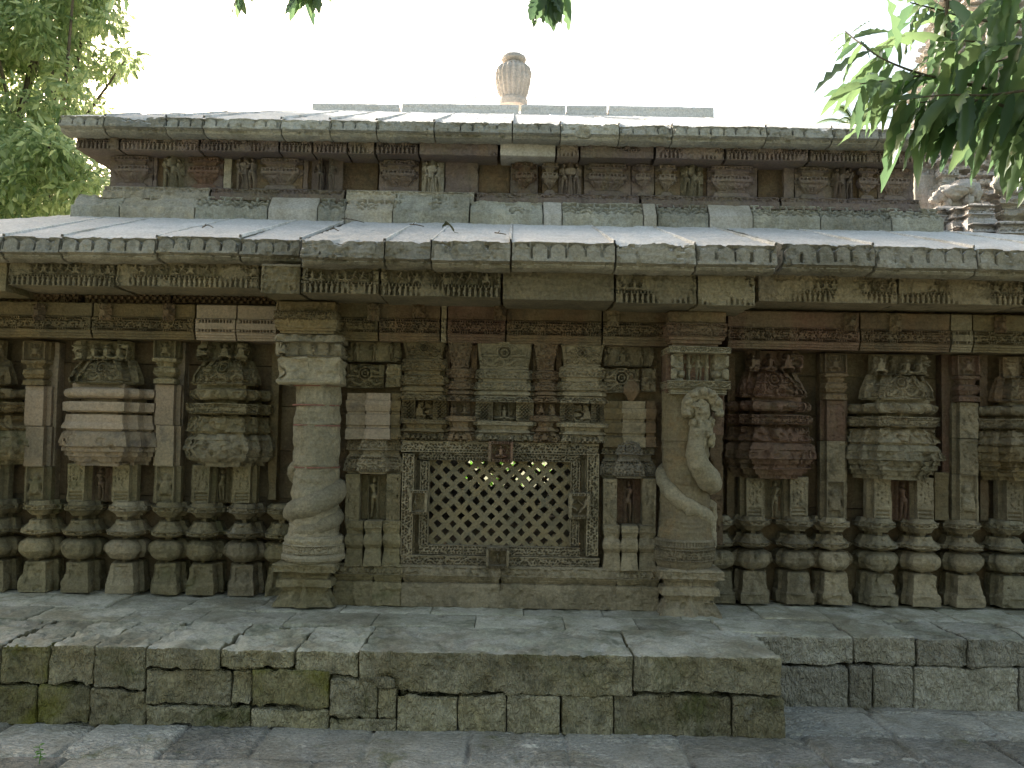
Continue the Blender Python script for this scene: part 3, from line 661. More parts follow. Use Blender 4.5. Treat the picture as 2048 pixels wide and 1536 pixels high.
def aedicule(xc, y1, h, right, mats, seed, rows, hws, gap, Y=YM, wornk=1., ymass=None):
    """two base mouldings, two colonnettes framing a niche with its figure, and the overhanging roof block with pediment"""
    mp, mr, mk, mb_ = mats; yt, yp, yk, yn, yd = rows     # top, pediment bottom, kumbha top, roof block bottom, niche bottom
    k = K(Y)
    xa, xb = xc - gap, xc + gap
    p = base(xa, y1, h, T, mb_, right, Y, seed); p.name = 'aedicule'; WL[p.name] = Vector(p.location) + WL[T.name]
    base(xb, y1 + gap * .037, h, p, mb_, right, Y, seed + 1)
    for x in (xa, xb):
        q = strip(x, 16, yn - 4, yd + 4, Y + .03, p, mb_, 'colonnette', c_sum((1, lambda s, t, hh: np.where(t > .28 * hh, c_scroll(seed, .05)(s * 1., (t - .28 * hh), .72 * hh), np.abs((t / hh / .09) % 1 - .5) * 2))), 3.6, side=9, sd=16, d=34)
    nw = gap - 17
    box('niche', xc - nw - 10, xc + nw + 10, yn - 2, yd + 3, Y + .115, WALL if not right else BRWN, p, d=.06)
    box('niche_figure', xc - nw, xc + nw, yn + 2, yd + 2, Y + .062, RED if seed % 2 else mb_, p, d=.055, carves=[(yn + 2, yd + 2, c_fig(person(1 if seed % 2 else -1, seed % 9, sc=.97, y=.01), .07), 15)], res=.0045, wear=.001)
    o3, o2, o1 = hws
    S = [(o3, 18), (o2, 46), (o1, 70)]
    Yr = Y - .10
    # pediment
    a = yp - yt
    stack('pediment', xc, Yr + .06, [(o2 + 4, 30), (o1, 46)], [(yt + a*.40, -20), (yt + a*.44, -12), (yt + a*.62, -5), (yt + a*.80, 2), (yp - 3, 4), (yp - 2, -1), (yp, -1)], mp, p,
          [(yt + a*.38, yp - 3, c_sum((.55, c_gav(seed)), (.45, c_row(seed + 3, 'dspe', .7))), 14)], chip=.012, res=.006)
    stack('pediment', xc, Yr + .10, [(o2 - 8, 34)], [(yt, 0), (yt + a*.46, 0)], mp, p, [(yt, yt + a*.46, c_row(seed + 5, 'psd', .62 if seed % 2 else .8), 22)], chip=.008, res=.006)
    box('neck', xc - o1 - 6, xc + o1 + 6, yp - 1, yp + 12, Yr + .10, mr, p, d=.22)
    b = yk - yp - 4; r0 = yp + 6
    R_ = [(0, -16), (.02, 2), (.05, 6), (.13, 8), (.20, 6), (.25, 0), (.26, -17), (.33, -17), (.335, 8), (.37, 9), (.54, 9), (.545, 3), (.565, 3), (.57, -14), (.622, -14), (.625, 3), (.70, 4), (.80, 5), (.88, 9), (.95, 10), (.955, 4), (1, 2)]
    stem = c_fig([(0, .0, .2, 0, .5, .34), (0, .5, .34, 0, 1., .12)], .3)
    cv = [] if mr is NEWS else [(r0 + .36 * b, r0 + .54 * b, c_band(seed), 3.5), (r0 + .63 * b, r0 + .95 * b, c_worn(seed, 22), 6), (r0 + .02 * b, r0 + .25 * b, c_worn(seed + 2, 18), 5), (r0, r0 + .36 * b, stem, -9, 20), (r0 + .55 * b, r0 + .92 * b, stem, -10, 22)]
    stack('roof_moulding', xc, Yr, S, [(r0 + f * b, o) for f, o in R_], mr, p, cv, chip=.004 if mr is NEWS else .022, wear=.0015 if mr is NEWS else .006)
    b = yn - yk; r0 = yk
    R_ = [(0, -4), (.04, 6), (.10, 10), (.25, 14), (.45, 16), (.48, 10), (.60, 10), (.61, 5), (.74, 5), (.75, 0), (.88, -2), (.885, -8), (1, -8)]
    if not right and mk is not MOTL: R_ = [(0, -6), (.03, 3), (.15, 8), (.30, 13), (.48, 15), (.65, 12), (.80, 5), (.86, 0), (.88, -8), (1, -10)]
    stack('roof_moulding', xc, Yr, S, [(r0 + f * b, o) for f, o in R_], mk, p, [(r0 + .2 * b, r0 + .7 * b, c_worn(seed + 9, 22), 5.), (r0 + .02 * b, r0 + .8 * b, stem, -9, 34)] if mk is not MOTL else [], chip=.03 * wornk, wear=.005)
    return p
# ------------------------------------------------------------------ left and right wings
yb = lambda x, right: (1178.5 + .0183 * x) if right else 1182 + .0175 * x
LR = lambda x: (681 + .0150 * x, 770 + .012 * x, 932 + .012 * x, 1001 + .0125 * x)
pill(68, yb(68, 0), 182, False, MOSS, OCHR, [NEWS, MOTL], 1, 18, LR(68))
pill(329, yb(329, 0), 182, False, MOSS, MOSS, [NEWS, MOTL], 2, 18, (678, 768, 932, 1003))
aedicule(197, yb(152, 0), 182, False, (MOSS, NEWS, MOTL, MOSS), 3, (680, 768, 860, 932, 1000), (85, 66, 46), 45)
aedicule(443, yb(402, 0), 182, False, (MOSS, MOSS, BUFF, MOSS), 4, (680, 770, 866, 934, 1003), (78, 60, 43), 41)
aedicule(-62, yb(-100, 0), 182, False, (OCHR, OCHR, MOSS, MOSS), 5, (678, 768, 858, 930, 998), (85, 66, 46), 45)
base(561, yb(561, 0), 182, T, MOSS, False, YM + .04, 8)
RR = lambda x: (674 + .0183 * x, 769 + .0183 * x, 927 + .0183*x, 1002 + .0183 * x)
pill(1672, yb(1672, 1), 173, True, GREY, BRWN, [RED, GREY], 6, 18, (706, 800, 963, 1036))
pill(1938, yb(1938, 1), 173, True, GREY, RED, [GREY, GREY], 7, 18, (711, 804, 950, 1042))
aedicule(1553, yb(1508, 1), 173, True, (RED, RED, RED, GREY), 8, (700, 795, 884, 958, 1035), (80, 62, 43), 44, wornk=.6)
aedicule(1808, yb(1765, 1), 173, True, (GREY, GREY, BUFF, GREY), 9, (708, 800, 888, 960, 1040), (85, 66, 46), 43)
aedicule(2072, yb(2030, 1), 173, True, (BRWN, GREY, OCHR, GREY), 10, (714, 805, 892, 964, 1045), (84, 64, 46), 42)
base(1440, yb(1440, 1), 173, T, GREY, True, YM + .05, 12)
# recessed side strips on the wall
for x0, x1, mt in ((90, 112, MOTL), (348, 366, MOTL), (-8, 6, OCHR), (540, 556, OCHR)): box('wall_strip', x0, x1, 684, 1000, YB - .09, mt, T, d=.09, chip=.006)
for x0, x1, mt in ((1640, 1656, BRWN), (1884, 1902, RED), (1903, 1921, BRWN), (1455, 1470, BRWN), (1960, 1976, BRWN)): box('wall_strip', x0, x1, 706, 1042, YB - .09, mt, T, d=.09, chip=.006)
box('wall_strip', 1870, 1897, 945, 1040, YB - .15, OCHR, T, d=.15)

# ------------------------------------------------------------------ porch: mini shrines over the window, piers, base
def shrine(xc, hw, rows, mat, seed, lat=True, Y=YP - .03):
    y0, y1, y2, y3, y4, y5 = rows                     # cap top, cap bottom, mouldings bottom, roof bottom, panel bottom, base bottom
    n = 'mini_shrine'; S = [(hw + 5, 14), (hw - 4, 26)]
    a = y2 - y1
    p = stack(n, xc, Y, S, [(y1, -4), (y1 + a*.06, 0), (y1 + a*.22, 4), (y1 + a*.36, 2), (y1 + a*.40, -4), (y1 + a*.5, -4), (y1 + a*.53, 2), (y1 + a*.66, 6), (y1 + a*.80, 6), (y1 + a*.84, -2), (y1 + a*.9, 3), (y2, 4)], mat, T,
              [(y1 + a*.1, y1 + a*.35, c_worn(seed, 60), 4), (y1 + a*.55, y1 + a*.8, c_worn(seed + 1, 60), 4)], chip=.008)
    stack('cap', xc, Y + .01, [(hw - 1, 22)], [(y0, 4), (y0 + 2, 6), (y1 - 8, -1), (y1 - 3, -2), (y1, -2)], mat, p, [(y0 + 2, y1 - 3, c_gav(seed) if hw > 35 else c_worn(seed, 40), 5)], chip=.006)
    b = y3 - y2
    stack('roof', xc, Y, S, [(y2 + 1, -1), (y2 + b*.25, 1), (y2 + b*.6, 7), (y3 - 3, 9), (y3, 9)], mat, p, [(y2 + b*.3, y3, c_scroll(seed, .06), 4.5)], chip=.004)
    c = y4 - y3
    if hw > 26:
        box('figure_panel', xc - hw*.42, xc + hw*.42, y3 - 1, y4, Y + .03, mat, p, d=.07, carves=[(y3, y4, c_row(seed, 's', 1.05) if hw > 50 else c_row(seed, 'sd', .9), 15)], res=.004, wear=.001)
        for sg in (-1, 1): box('pierced_panel', xc + sg*hw*.78 - hw*.34, xc + sg*hw*.78 + hw*.34, y3 - 1, y4, Y + .022, mat, p, d=.05, carves=[(y3 + 3, y4 - 3, c_mesh(.024), 10)], res=.0035, wear=.001)
    else:
        box('figure_panel', xc - hw, xc + hw, y3 - 1, y4, Y + .01, mat, p, d=.07, carves=[(y3 + 2, y4 - 2, c_row(seed, 'ds', .95), 12)], res=.004, wear=.001)
    d = y5 - y4
    stack('base', xc, Y - .01, S, [(y4, 6), (y4 + d*.06, 8), (y4 + d*.2, 8), (y4 + d*.24, 0), (y4 + d*.42, -2), (y4 + d*.5, 2), (y4 + d*.62, 5), (y4 + d*.95, 9), (y5, 8)], mat, p,
          [(y4 + d*.02, y4 + d*.2, c_worn(seed, 70), 2), (y4 + d*.62, y5, c_row(seed + 2, 'dp', .55), 7), (y4 + d*.1, y4 + d*.6, c_fig([(0, .5, .3, 0, .1, .12), (0, .8, .2, 0, .9, .1)], .3), -4, hw * .3)], chip=.006)
    return p
shrine(848, 40, (682, 716, 782, 800, 839, 880), OCHR, 21); shrine(920, 20, (684, 735, 788, 802, 832, 882), BRWN, 22)
shrine(1009, 52, (684, 738, 790, 804, 842, 882), BUFF, 23); shrine(1091, 20, (686, 740, 790, 804, 832, 884), BRWN, 24); shrine(1165, 40, (690, 732, 792, 806, 846, 886), GREY, 25)
for x0, x1 in ((890, 899), (941, 953), (1065, 1071), (1112, 1122)): box('wall_strip', x0, x1, 690, 878, YP + .05, BRWN, T, d=.08)

def pier(x0, x1, right):
    xc = (x0 + x1) / 2; w = (x1 - x0) / 2; dy = 9 if right else 0; mt = BRWN if right else BUFF; mg = GREY if right else MOSS
    p = box('niche_pier', x0, x1, 680 + dy, 724 + dy, YP + .02, mg, T, d=.10, carves=[(680 + dy, 724 + dy, c_row(31 + right, 'pds', .8), 12)], chip=.006)
    box('pediment', x0, x0 + w*1.42, 728 + dy, 776 + dy, YP, mg, p, d=.12, carves=[(728 + dy, 776 + dy, c_gav(3 + right), 11)], chip=.006)
    box('pediment', x0 + w*1.46, x1 + 2, 728 + dy, 774 + dy, YP + .02, mg, p, d=.10, carves=[(728 + dy, 774 + dy, c_worn(33, 26), 8)], chip=.006)
    if right: stack('diamond_boss', xc + 4, YP - .02, [(16, 26)], [(750, -14), (775, 0), (782, 0), (806, -14)], BRWN, p)
    for a, b, mm in ((x0 + 2, x0 + w*.75, MOTL if not right else OCHR), (x0 + w*.72, x0 + w*1.62, NEWS if not right else GREY), (x0 + w*1.62, x1, OCHR if not right else BRWN)):
        h_ = (b - a) / 2; y = 786 + dy*1.8; dd = .0 if mm is NEWS else .03
        stack('moulding', (a + b) / 2, YP - .04 + dd, [(h_, 40)], [(y, -3), (y + 14, -3), (y + 15, 2), (y + 24, 2), (y + 36, -3), (y + 37, -6), (y + 42, -6), (y + 43, -1), (y + 64, -1), (y + 65, -5), (y + 70, -5), (y + 72, 0), (y + 92, 3), (y + 93, -2)], mm, p, lat=.35, chip=0 if mm is NEWS else .004, wear=.001 if mm is NEWS else .003)
    yy = 872 + dy
    stack('canopy', xc, YP - .03, [(w - 1, 22), (w*.46, 40)], [(yy, -6), (yy + 6, -2), (yy + 18, 2), (yy + 28, 4), (yy + 30, -4), (yy + 36, -4), (yy + 40, -1), (yy + 54, 6), (yy + 70, 7), (yy + 73, 1), (yy + 76, 0)], DARK if right else GREY, p,
          [(yy, yy + 28, c_worn(35, 50), 4), (yy + 42, yy + 72, c_band(36), 4), (yy, yy + 44, c_gav(7), -4, 20)], chip=.01)
    ny0, ny1 = 950 + dy, 1040 + dy
    for s in (-1, 1): strip(xc + s*w*.74, w*.25, ny0 - 2, ny1 + 8, YP - .01, p, mg, 'jamb', c_sum((1, c_scroll(s + 4, .07))), 3, side=0, d=30)
    box('niche', xc - w*.5, xc + w*.5, ny0 - 4, ny1 + 6, YP + .085, WALL, p, d=.04)
    box('niche_figure', xc - w*.46, xc + w*.46, ny0, ny1, YP + .025, RED if right else mg, p, d=.06, carves=[(ny0, ny1, c_fig(person(1 - 2*right, 4, sc=.97, y=.01), .07), 17)], res=.0045, wear=.001)
    for i in range(3):
        xx = x0 + w/3 + i * w*2/3
        stack('base_moulding', xx, YP - .045 - .02 * (i == 1), [(w/3 - 2.5, 40)], base_rows(1131 + dy*1.2, 92, False)[:0] or [(1042 + dy, 2), (1046 + dy, 5), (1054 + dy, 5), (1058 + dy, 2), (1064 + dy, -1), (1068 + dy, -2), (1072 + dy, 3), (1080 + dy, 7), (1088 + dy, 6), (1094 + dy, 1), (1097 + dy, -2), (1100 + dy, -1), (1106 + dy, 1), (1122 + dy, 4), (1132 + dy, 5)], MOSS if not right else GREY, p,
              [(1044 + dy, 1055 + dy, c_worn(i, 60), 2), (1060 + dy, 1084 + dy, c_fig([(0, .6, .3, 0, .2, .12)], .3), -3, 8)], chip=.010, lat=.35)
    return p
pier(690, 801, 0); pier(1206, 1312, 1)
def dado(x0, x1, mat, Y=YP - .05):
    m = (x0 + x1) / 2; e = .0183 * (m - 1024)
    o = stack('dado', m, Y, [((x1 - x0)/2 - .5, 40)], [(1133 + e, 0), (1137 + e, 5), (1146 + e, 8), (1153 + e, 8), (1154 + e, 3), (1158 + e, 3), (1159 + e, -1), (1164 + e, -2), (1165 + e, -6), (1168 + e, -6), (1169 + e, 1), (1176 + e, 3), (1204 + e, 4), (1216 + e, 4)], mat, T,
          [(1169 + e, 1214 + e, c_fig([(0, .0, .28, 0, .75, .04)], .25), -3, 40), (1138 + e, 1152 + e, c_row(5, 'd', 1.2) if x1 - x0 < 90 else c_worn(3, 24), 3.5)], chip=.016, wear=.005, lat=.3)
    return o
for a, b, m_ in ((668, 745, MOSS), (747, 803, MOSS), (805, 998, GREY), (1000, 1232, GREY), (1234, 1316, GREY)): dado(a, b, m_)

# ------------------------------------------------------------------ the latticed window
YW = YP - .02
def px_frame(name, x0, x1, y0, y1, t, Y, mat, parent, d, carve, dep, res=.0045):
    """four butted members"""
    L = []
    for (a, b, c, e, hor) in ((x0, x1, y0, y0 + t, 1), (x0, x1, y1 - t, y1, 1), (x0, x0 + t, y0 + t + .3, y1 - t - .3, 0), (x1 - t, x1, y0 + t + .3, y1 - t - .3, 0)):
        ee = 0
        if hor: L.append(box(name, a, b, c, e, Y, mat, parent, d=d, carves=[(c, e, carve, dep)] if carve else [], res=res, wear=.0015, rnd=.6))
        else:
            f = (lambda s, t_, h, cv=carve, tt=t * K(Y): cv(t_, s + tt/2, tt)) if carve else None
            L.append(box(name, a, b, c, e, Y, mat, parent, d=d, carves=[(c, e, f, dep, t)] if carve else [], res=res, wear=.0015, rnd=.6))
    return L
win = box('latticed_window', 801, 1199, 880, 887, YW + .004, BRWN, T, d=.1)
px_frame('outer_frame', 803, 1197, 884, 1136, 23, YW - .012, GREY, win, .16, c_foliage(2, .021), 5)
px_frame('plain_frame', 826.5, 1173.5, 907.5, 1112.5, 5, YW + .045, GREY, win, .12, None, 0)
px_frame('plain_frame', 832, 1168, 913, 1107, 6.5, YW + .065, GREY, win, .12, None, 0)
px_frame('inner_frame', 839, 1159, 904, 1111, 18, YW - .004, GREY, win, .06, c_foliage(4, .020), 5)
for nm, x0, x1, y0, y1, sd, kd, mt in (('figure_plaque', 977, 1026, 883, 924, 1, 's', RED), ('figure_plaque', 818, 854, 981, 1029, 2, 'sp', GREY), ('figure_plaque', 1139, 1179, 987, 1038, 3, 'as', GREY), ('figure_plaque', 972, 1018, 1096, 1137, 4, 'p', GREY)):
    inner = c_fig(seated(0, .95, .02) if kd != 'p' else person(1, 4), .11) if len(kd) == 1 else c_row(sd, kd, .75)
    pq = box(nm, x0, x1, y0, y1, YW - .062, mt, win, d=.14, carves=[(y0, y0 + 5, c_beads(.015), 3), (y1 - 5, y1, c_beads(.015), 3), (y0 + 6, y1 - 6, inner, 17, (x1 - x0) / 2 - 6)], res=.0042, wear=.001)
def lattice(name='lattice', Y=YW + .055, xc=998, yc=1003, wpx=143, hpx=92, ppx=30.3, parent=None):
    k = K(Y); X, Z = at(xc, yc, Y)
    W2, H2 = wpx * k, hpx * k; p = ppx * k; q = p / math.sqrt(2); hh = q * .28
    bm = bmesh.new(); n = 9
    for i in range(-n, n + 1):
        for j in range(-n, n + 1):
            cx, cy = (i + .5) * q, (j + .5) * q
            a = [(-q/2, -q/2), (q/2, -q/2), (q/2, q/2), (-q/2, q/2)]; b = [(-hh, -hh), (hh, -hh), (hh, hh), (-hh, hh)]
            va = [bm.verts.new((cx + x, 0, cy + y)) for x, y in a]; vb = [bm.verts.new((cx + x, 0, cy + y)) for x, y in b]
            for t in range(4): bm.faces.new((va[t], va[(t+1) % 4], vb[(t+1) % 4], vb[t]))
    bmesh.ops.remove_doubles(bm, verts=bm.verts[:], dist=1e-5)
    bmesh.ops.rotate(bm, verts=bm.verts[:], cent=(0, 0, 0), matrix=Matrix.Rotation(math.radians(45), 3, 'Y'))
    for co, no in (((W2, 0, 0), (1, 0, 0)), ((-W2, 0, 0), (-1, 0, 0)), ((0, 0, H2), (0, 0, 1)), ((0, 0, -H2), (0, 0, -1))):
        bmesh.ops.bisect_plane(bm, geom=bm.verts[:] + bm.edges[:] + bm.faces[:], plane_co=co, plane_no=no, clear_outer=True)
    bmesh.ops.subdivide_edges(bm, edges=bm.edges[:], cuts=2, use_grid_fill=True)
    r = bmesh.ops.extrude_face_region(bm, geom=bm.faces[:])
    for v in [g for g in r['geom'] if isinstance(g, bmesh.types.BMVert)]: v.co.y += .05
    rr = random.Random(3)
    co = np.array([v.co[:] for v in bm.verts]); d = fbm(co * 45, 2) - .5; d2 = fbm(co * 17 + 7, 2) - .5; d3 = fbm(co * 17 + 31, 2) - .5
    for v, e, e2, e3 in zip(bm.verts, d, d2, d3): v.co += Vector((e * .005 + e2 * .016, e * .006, e * .005 + e3 * .016))
    bmesh.ops.recalc_face_normals(bm, faces=bm.faces[:])
    me = bpy.data.meshes.new(name); bm.to_mesh(me); bm.free(); me.materials.append(LATT)
    put(bpy.data.objects.new(name, me), (X, Y, Z), parent or win)
LATT = stone('lattice_sandstone', (.29, .23, .125), (.26, .22, .14), (.14, .135, .10), .6, .6, strata=.1)
lattice(); lattice('rear_lattice', YBK + .1, 1015, 947, 92, 34, 21, T)

COLR = stone('brownish_column_sandstone', (.16, .13, .085), (.20, .165, .10), (.22, .145, .07), .6, .7, lichen=.15)
# ------------------------------------------------------------------ the two snake columns
def rev(name, xc, yc_, rows, mat, parent, Y, carves=(), chip=.004, wear=.0025, n=48, res=.008, **kw):
    k = K(Y); X, _ = at(xc, (rows[0][0] + rows[-1][0]) / 2, Y); zf = lambda y: at(xc, y, Y)[1]; r0 = max(r for _, r in rows)
    prof = [(zf(y), (r - r0) * k) for y, r in reversed(rows)]
    cv = [(zf(b), zf(a), f, d * k) for a, b, f, d in carves]
    return loft(name, plan_circle(r0 * k, n), prof, mat, parent, carves=cv, org=(X, yc_, 0), res=res, chip=chip, wear=wear, flatback=False, **kw)
def pedestal(xc, y0, y1, parent, mat, hw, YC):
    Y = YC - .20; h = y1 - y0; f = lambda v: y0 + v * h
    return stack('pedestal', xc, Y, [(hw, 118)], [(f(0), -4), (f(.02), 2), (f(.05), 5), (f(.20), 5), (f(.22), -6), (f(.26), -9), (f(.30), -13), (f(.36), -13), (f(.39), -5), (f(.43), -3), (f(.55), -2), (f(.57), -11), (f(.65), -13), (f(.70), -9), (f(.80), -4), (f(.9), 1), (f(1), 4)], mat, parent,
                 [(f(.06), f(.20), c_worn(4, 40), 2.5), (f(.22), f(1), c_fig([(0, .95, .09, 0, .8, .05), (0, .0, .2, 0, .62, .05)], .12), -8, 34), (f(.66), f(.98), c_worn(6, 12), 5)], chip=.014, wear=.005)
YC = 6.10                                              # column axis
kf = K(YC - .16)
# left column
colL = rev('snake_column', 622, YC, [(769, 47), (800, 47.5), (808, 47), (809, 45.5), (811, 45.5), (812, 48), (848, 48.5), (849, 46.5), (852, 46.5), (853, 48.5), (900, 48), (932, 48), (934, 46), (937, 46), (939, 49), (1000, 50), (1076, 53)], BUFC, T, YC - .16, [(770, 930, c_worn(2, 9), 3), (939, 1070, c_strata(3), 1.6)], chip=.010, wear=.004)
rev('drum', 618, YC, [(1074, 55), (1078, 60), (1084, 62), (1090, 60), (1092, 63), (1112, 63), (1116, 66), (1122, 65), (1123, 60), (1127, 58), (1130, 52)], BUFC, colL, YC - .16, [(1093, 1112, c_band(4), 3), (1078, 1090, c_worn(5, 50), 2)])
RMOR = stone('red_mortar', (.34, .14, .11), (.30, .15, .12), (.26, .15, .12), .4, .3, strata=0)
for y_, r_ in ((770, 47.5), (809.5, 47.6), (850.5, 48.4), (935.5, 48.6)): rev('mortar_ring', 622, YC, [(y_ - 1.6, r_ - 3), (y_ - 1.2, r_), (y_ + 1.2, r_), (y_ + 1.6, r_ - 3)], RMOR, colL, YC - .16, chip=.012, wear=.003)
pedestal(606, 1127, 1214, colL, MOSS, 58, YC + .02)
box('capital', 553, 681, 713, 769, YC - .19, BUFC, colL, d=.42, carves=[(714, 760, c_worn(7, 9), 10)], chip=.022, wear=.007, rnd=4)
box('capital', 545, 684, 668, 712, YC - .20, BUFC, colL, d=.42, carves=[(684, 711, c_row(41, 'dpd', 1.1), 14), (669, 682, c_worn(8, 14), 6)], chip=.018, wear=.006, rnd=4)
box('beam_end', 549, 672, 602, 640, YC - .18, OCHR, colL, d=.4, chip=.012, rnd=3, carves=[(604, 640, c_worn(42, 10), 5)])
stack('beam_end', 612, YC - .20, [(62, 120)], [(637, 0), (640, 2), (655, 1), (656, -3), (660, -3), (661, -8), (666, -8)], OCHR, colL, [(623, 655, c_worn(9, 40), 3)], chip=.006)
box('beam_end', 546, 674, 622, 639, YC - .205, OCHR, colL, d=.4, carves=[(622, 639, c_band(12), 3.5)], chip=.006)
# snake coils winding round the left shaft
def coil(cx, path, r, parent, mat, Yk, R0, rf=None, seed=0, n=90):
    k = K(Yk); P = []
    for th, py in path:
        X, Z = at(cx, py, Yk); a = math.radians(th); rr = R0 * k
        P.append((X + rr * math.sin(a), YC - rr * math.cos(a), Z))
    P = smooth_path(P, n); rad = np.full(n, r * k) if rf is None else np.interp(np.linspace(0, 1, n), *rf) * k
    V, q, g = tube_arrays(P, rad, 16)
    V = V + (fbm(V * 30 + seed, 2)[:, None] - .5) * .018 + (vnoise(V * 90)[:, None] - .5) * .005
    return V, q, g
mb = MB()
V, q, g = coil(620, [(-20, 924), (-60, 934), (-100, 950), (-150, 962), (-210, 972), (-270, 984), (-315, 998), (-360, 1012), (-405, 1022), (-450, 1030), (-510, 1036), (-570, 1038), (-630, 1040), (-675, 1048), (-720, 1058), (-765, 1064), (-810, 1068), (-850, 1068)], 12, colL, BUFC, YC - .16, 40,
               ([0, .06, .12, .3, .5, .62, .8, 1], [4, 12, 20, 24, 23, 20, 15, 8]), n=260); mb.add(V, q, None, g)
mb.build('snake', BUFC, colL, sharp=60)
# right column
colR = rev('snake_column', 1380, YC, [(782, 48), (860, 48), (882, 49), (884, 47), (886, 49), (960, 50), (1020, 53), (1080, 57)], COLR, T, YC - .16, [(886, 1076, c_strata(5), 2)], chip=.010, wear=.004)
box('shaft_core', 1333, 1420, 700, 786, YC - .10, RED, colR, d=.3)
rev('drum', 1377, YC, [(1080, 58), (1084, 62), (1094, 64), (1098, 60), (1100, 64), (1122, 64), (1126, 60), (1132, 58), (1140, 54)], GREY, colR, YC - .16, [(1100, 1122, c_band(7), 3), (1084, 1094, c_beads(.02), 2)])
pedestal(1383, 1139, 1236, colR, GREY, 60, YC + .02)
cap = box('capital', 1336, 1462, 761, 777, YC - .215, BUFC, colR, d=.42, carves=[(762, 776, c_scroll(3, .10), 4)], res=.0055)
box('capital', 1340, 1456, 777, 788, YC - .20, BUFC, colR, d=.4, carves=[(777, 788, lambda s, t, h: np.abs((t / h * 2) % 1 - .5) * 2, 3)])
box('capital', 1338, 1462, 693, 706, YC - .21, BUFC, colR, d=.42, carves=[(694, 704, c_scroll(6, .05), 3)], chip=.008)
def capfig(s, t, h):
    u, v = s / h, t / h
    L = person(1, 4, 0, .98, .0)
    for sg in (-1, 1):
        L += [(sg*.34, .0, .07, sg*.34, 1., .06), (sg*.34, .5, .09, sg*.34, .52, .09)]
        L += [(sg*.64, .25, .17, sg*.66, .22, .18), (sg*.98, .26, .23, sg*1.0, .22, .24), (sg*.66, .05, .1, sg*.66, .1, .1),
              (sg*.68, .80, .15, sg*.70, .62, .10), (sg*.70, .62, .12, sg*.66, .55, .14), (sg*1.05, .80, .20, sg*1.02, .62, .19)]
    return capsules(u, v, L, .17)
box('capital', 1342, 1458, 706, 761, YC - .185, BUFC, colR, d=.4, carves=[(706, 761, capfig, 26)], res=.0045, wear=.002)
box('beam_end', 1338, 1452, 622, 646, YC - .17, BRWN, colR, d=.4, chip=.01, rnd=3, carves=[(622, 646, c_fig([(0, .0, .25, 0, .9, .12)], .3), -6, 26)])
stack('beam_end', 1394, YC - .195, [(59, 120)], [(646, 0), (648, 2), (672, 2), (674, -3), (679, -3), (680, -8), (686, -8), (687, -14), (692, -14)], RED, colR, [(648, 672, c_band(14), 3.5)], chip=.006)
mb = MB(); k = K(YC - .2)
def q3(px, py, out): 
    X, Z = at(px, py, YC - .2); return (X, YC - .16 - out, Z)
# serpent body: swelling below the hood, round the shaft and back
P = smooth_path([q3(1398, 858, .05), q3(1392, 885, .055), q3(1390, 905, .06), q3(1398, 930, .05), q3(1412, 950, .03), q3(1424, 963, -.02), q3(1434, 972, -.10), q3(1436, 976, -.2)], 60)
V, q, g = tube_arrays(P, np.interp(np.linspace(0, 1, 60), [0, .2, .45, .7, 1], [18, 18, 22, 24, 15]) * k, 18); V = V + (fbm(V * 26, 2)[:, None] - .5) * .02 + (vnoise(V * 90)[:, None] - .5) * .006; mb.add(V, q, None, g)
V, q, g = coil(1380, [(-170, 930), (-120, 944), (-80, 960), (-50, 984), (-20, 1004), (10, 1018), (40, 1028), (65, 1040), (85, 1056), (95, 1074)], 14, colR, GREY, YC - .18, 45, ([0, .3, .6, .85, 1], [12, 17, 16, 14, 6])); mb.add(V, q, None, g)
V, q, g = coil(1380, [(70, 1008), (90, 1022), (100, 1040), (98, 1062), (85, 1090), (70, 1102)], 12, colR, GREY, YC - .18, 54, ([0, .4, 1], [9, 15, 8])); mb.add(V, q, None, g)
snR = mb.build('snake', BUFC, colR, sharp=60)
mb = MB()                                             # human torso, head and the canopy of hoods above it
for c, r, s_ in (((1400, 822), (17, 15, 19), 1), ((1405, 858), (22, 16, 24), 2), ((1396, 880), (15, 14, 24), 3), ((1422, 880), (8, 9, 15), 4), ((1382, 824), (8, 8, 12), 5), ((1401, 836), (12, 11, 12), 6), ((1398, 818), (5, 20, 5), 7), ((1389, 812), (15, 14, 8), 8), ((1386, 846), (9, 12, 9), 9), ((1420, 846), (9, 12, 11), 10), ((1414, 866), (9, 20, 8), 11), ((1390, 868), (8, 20, 8), 12)):
    X, Z = at(c[0], c[1], YC - .2); V, q = blob_arrays((X, YC - .21 + .006 * s_ * 0, Z), np.array(r) * k, s_ * 3, 16, .26); V = V + (vnoise(V * 80)[:, None] - .5) * .008; mb.add(V, q)
X, Z = at(1410, 806, YC - .2)
for i in range(7):
    a = math.radians(-96 + 32 * i); hx, hz = X + math.sin(a) * 34 * k - 6 * k, Z + math.cos(a) * 22 * k - 18 * k * (abs(i - 3) / 3) ** 2
    V, q = blob_arrays((hx, YC - .225, hz), np.array((9, 17, 9)) * k, i, 10, .18); mb.add(V, q)
P = [(X + math.sin(a) * 29 * k - 6*k, YC - .205, Z + math.cos(a) * 19 * k - 12 * k * abs(a / 2) ** 1.5) for a in np.linspace(-1.9, 1.9, 22)]
V, q, g = tube_arrays(P, np.full(22, 13 * k), 12); V = V + (fbm(V * 40, 2)[:, None] - .5) * .016; mb.add(V, q, None, g)
mb.build('snake_hood', BUFC, snR, sharp=60)
box('wall_strip', 1422, 1450, 790, 870, YC + .12, RED, T, d=.3, chip=.02); box('wall_strip', 1420, 1446, 870, 1090, YC + .12, BRWN, T, d=.3, chip=.02)
box('wall_strip', 664, 690, 690, 1130, YC + .13, BRWN, T, d=.2, chip=.01); box('wall_strip', 1312, 1336, 700, 1140, YC + .13, BRWN, T, d=.2, chip=.01)
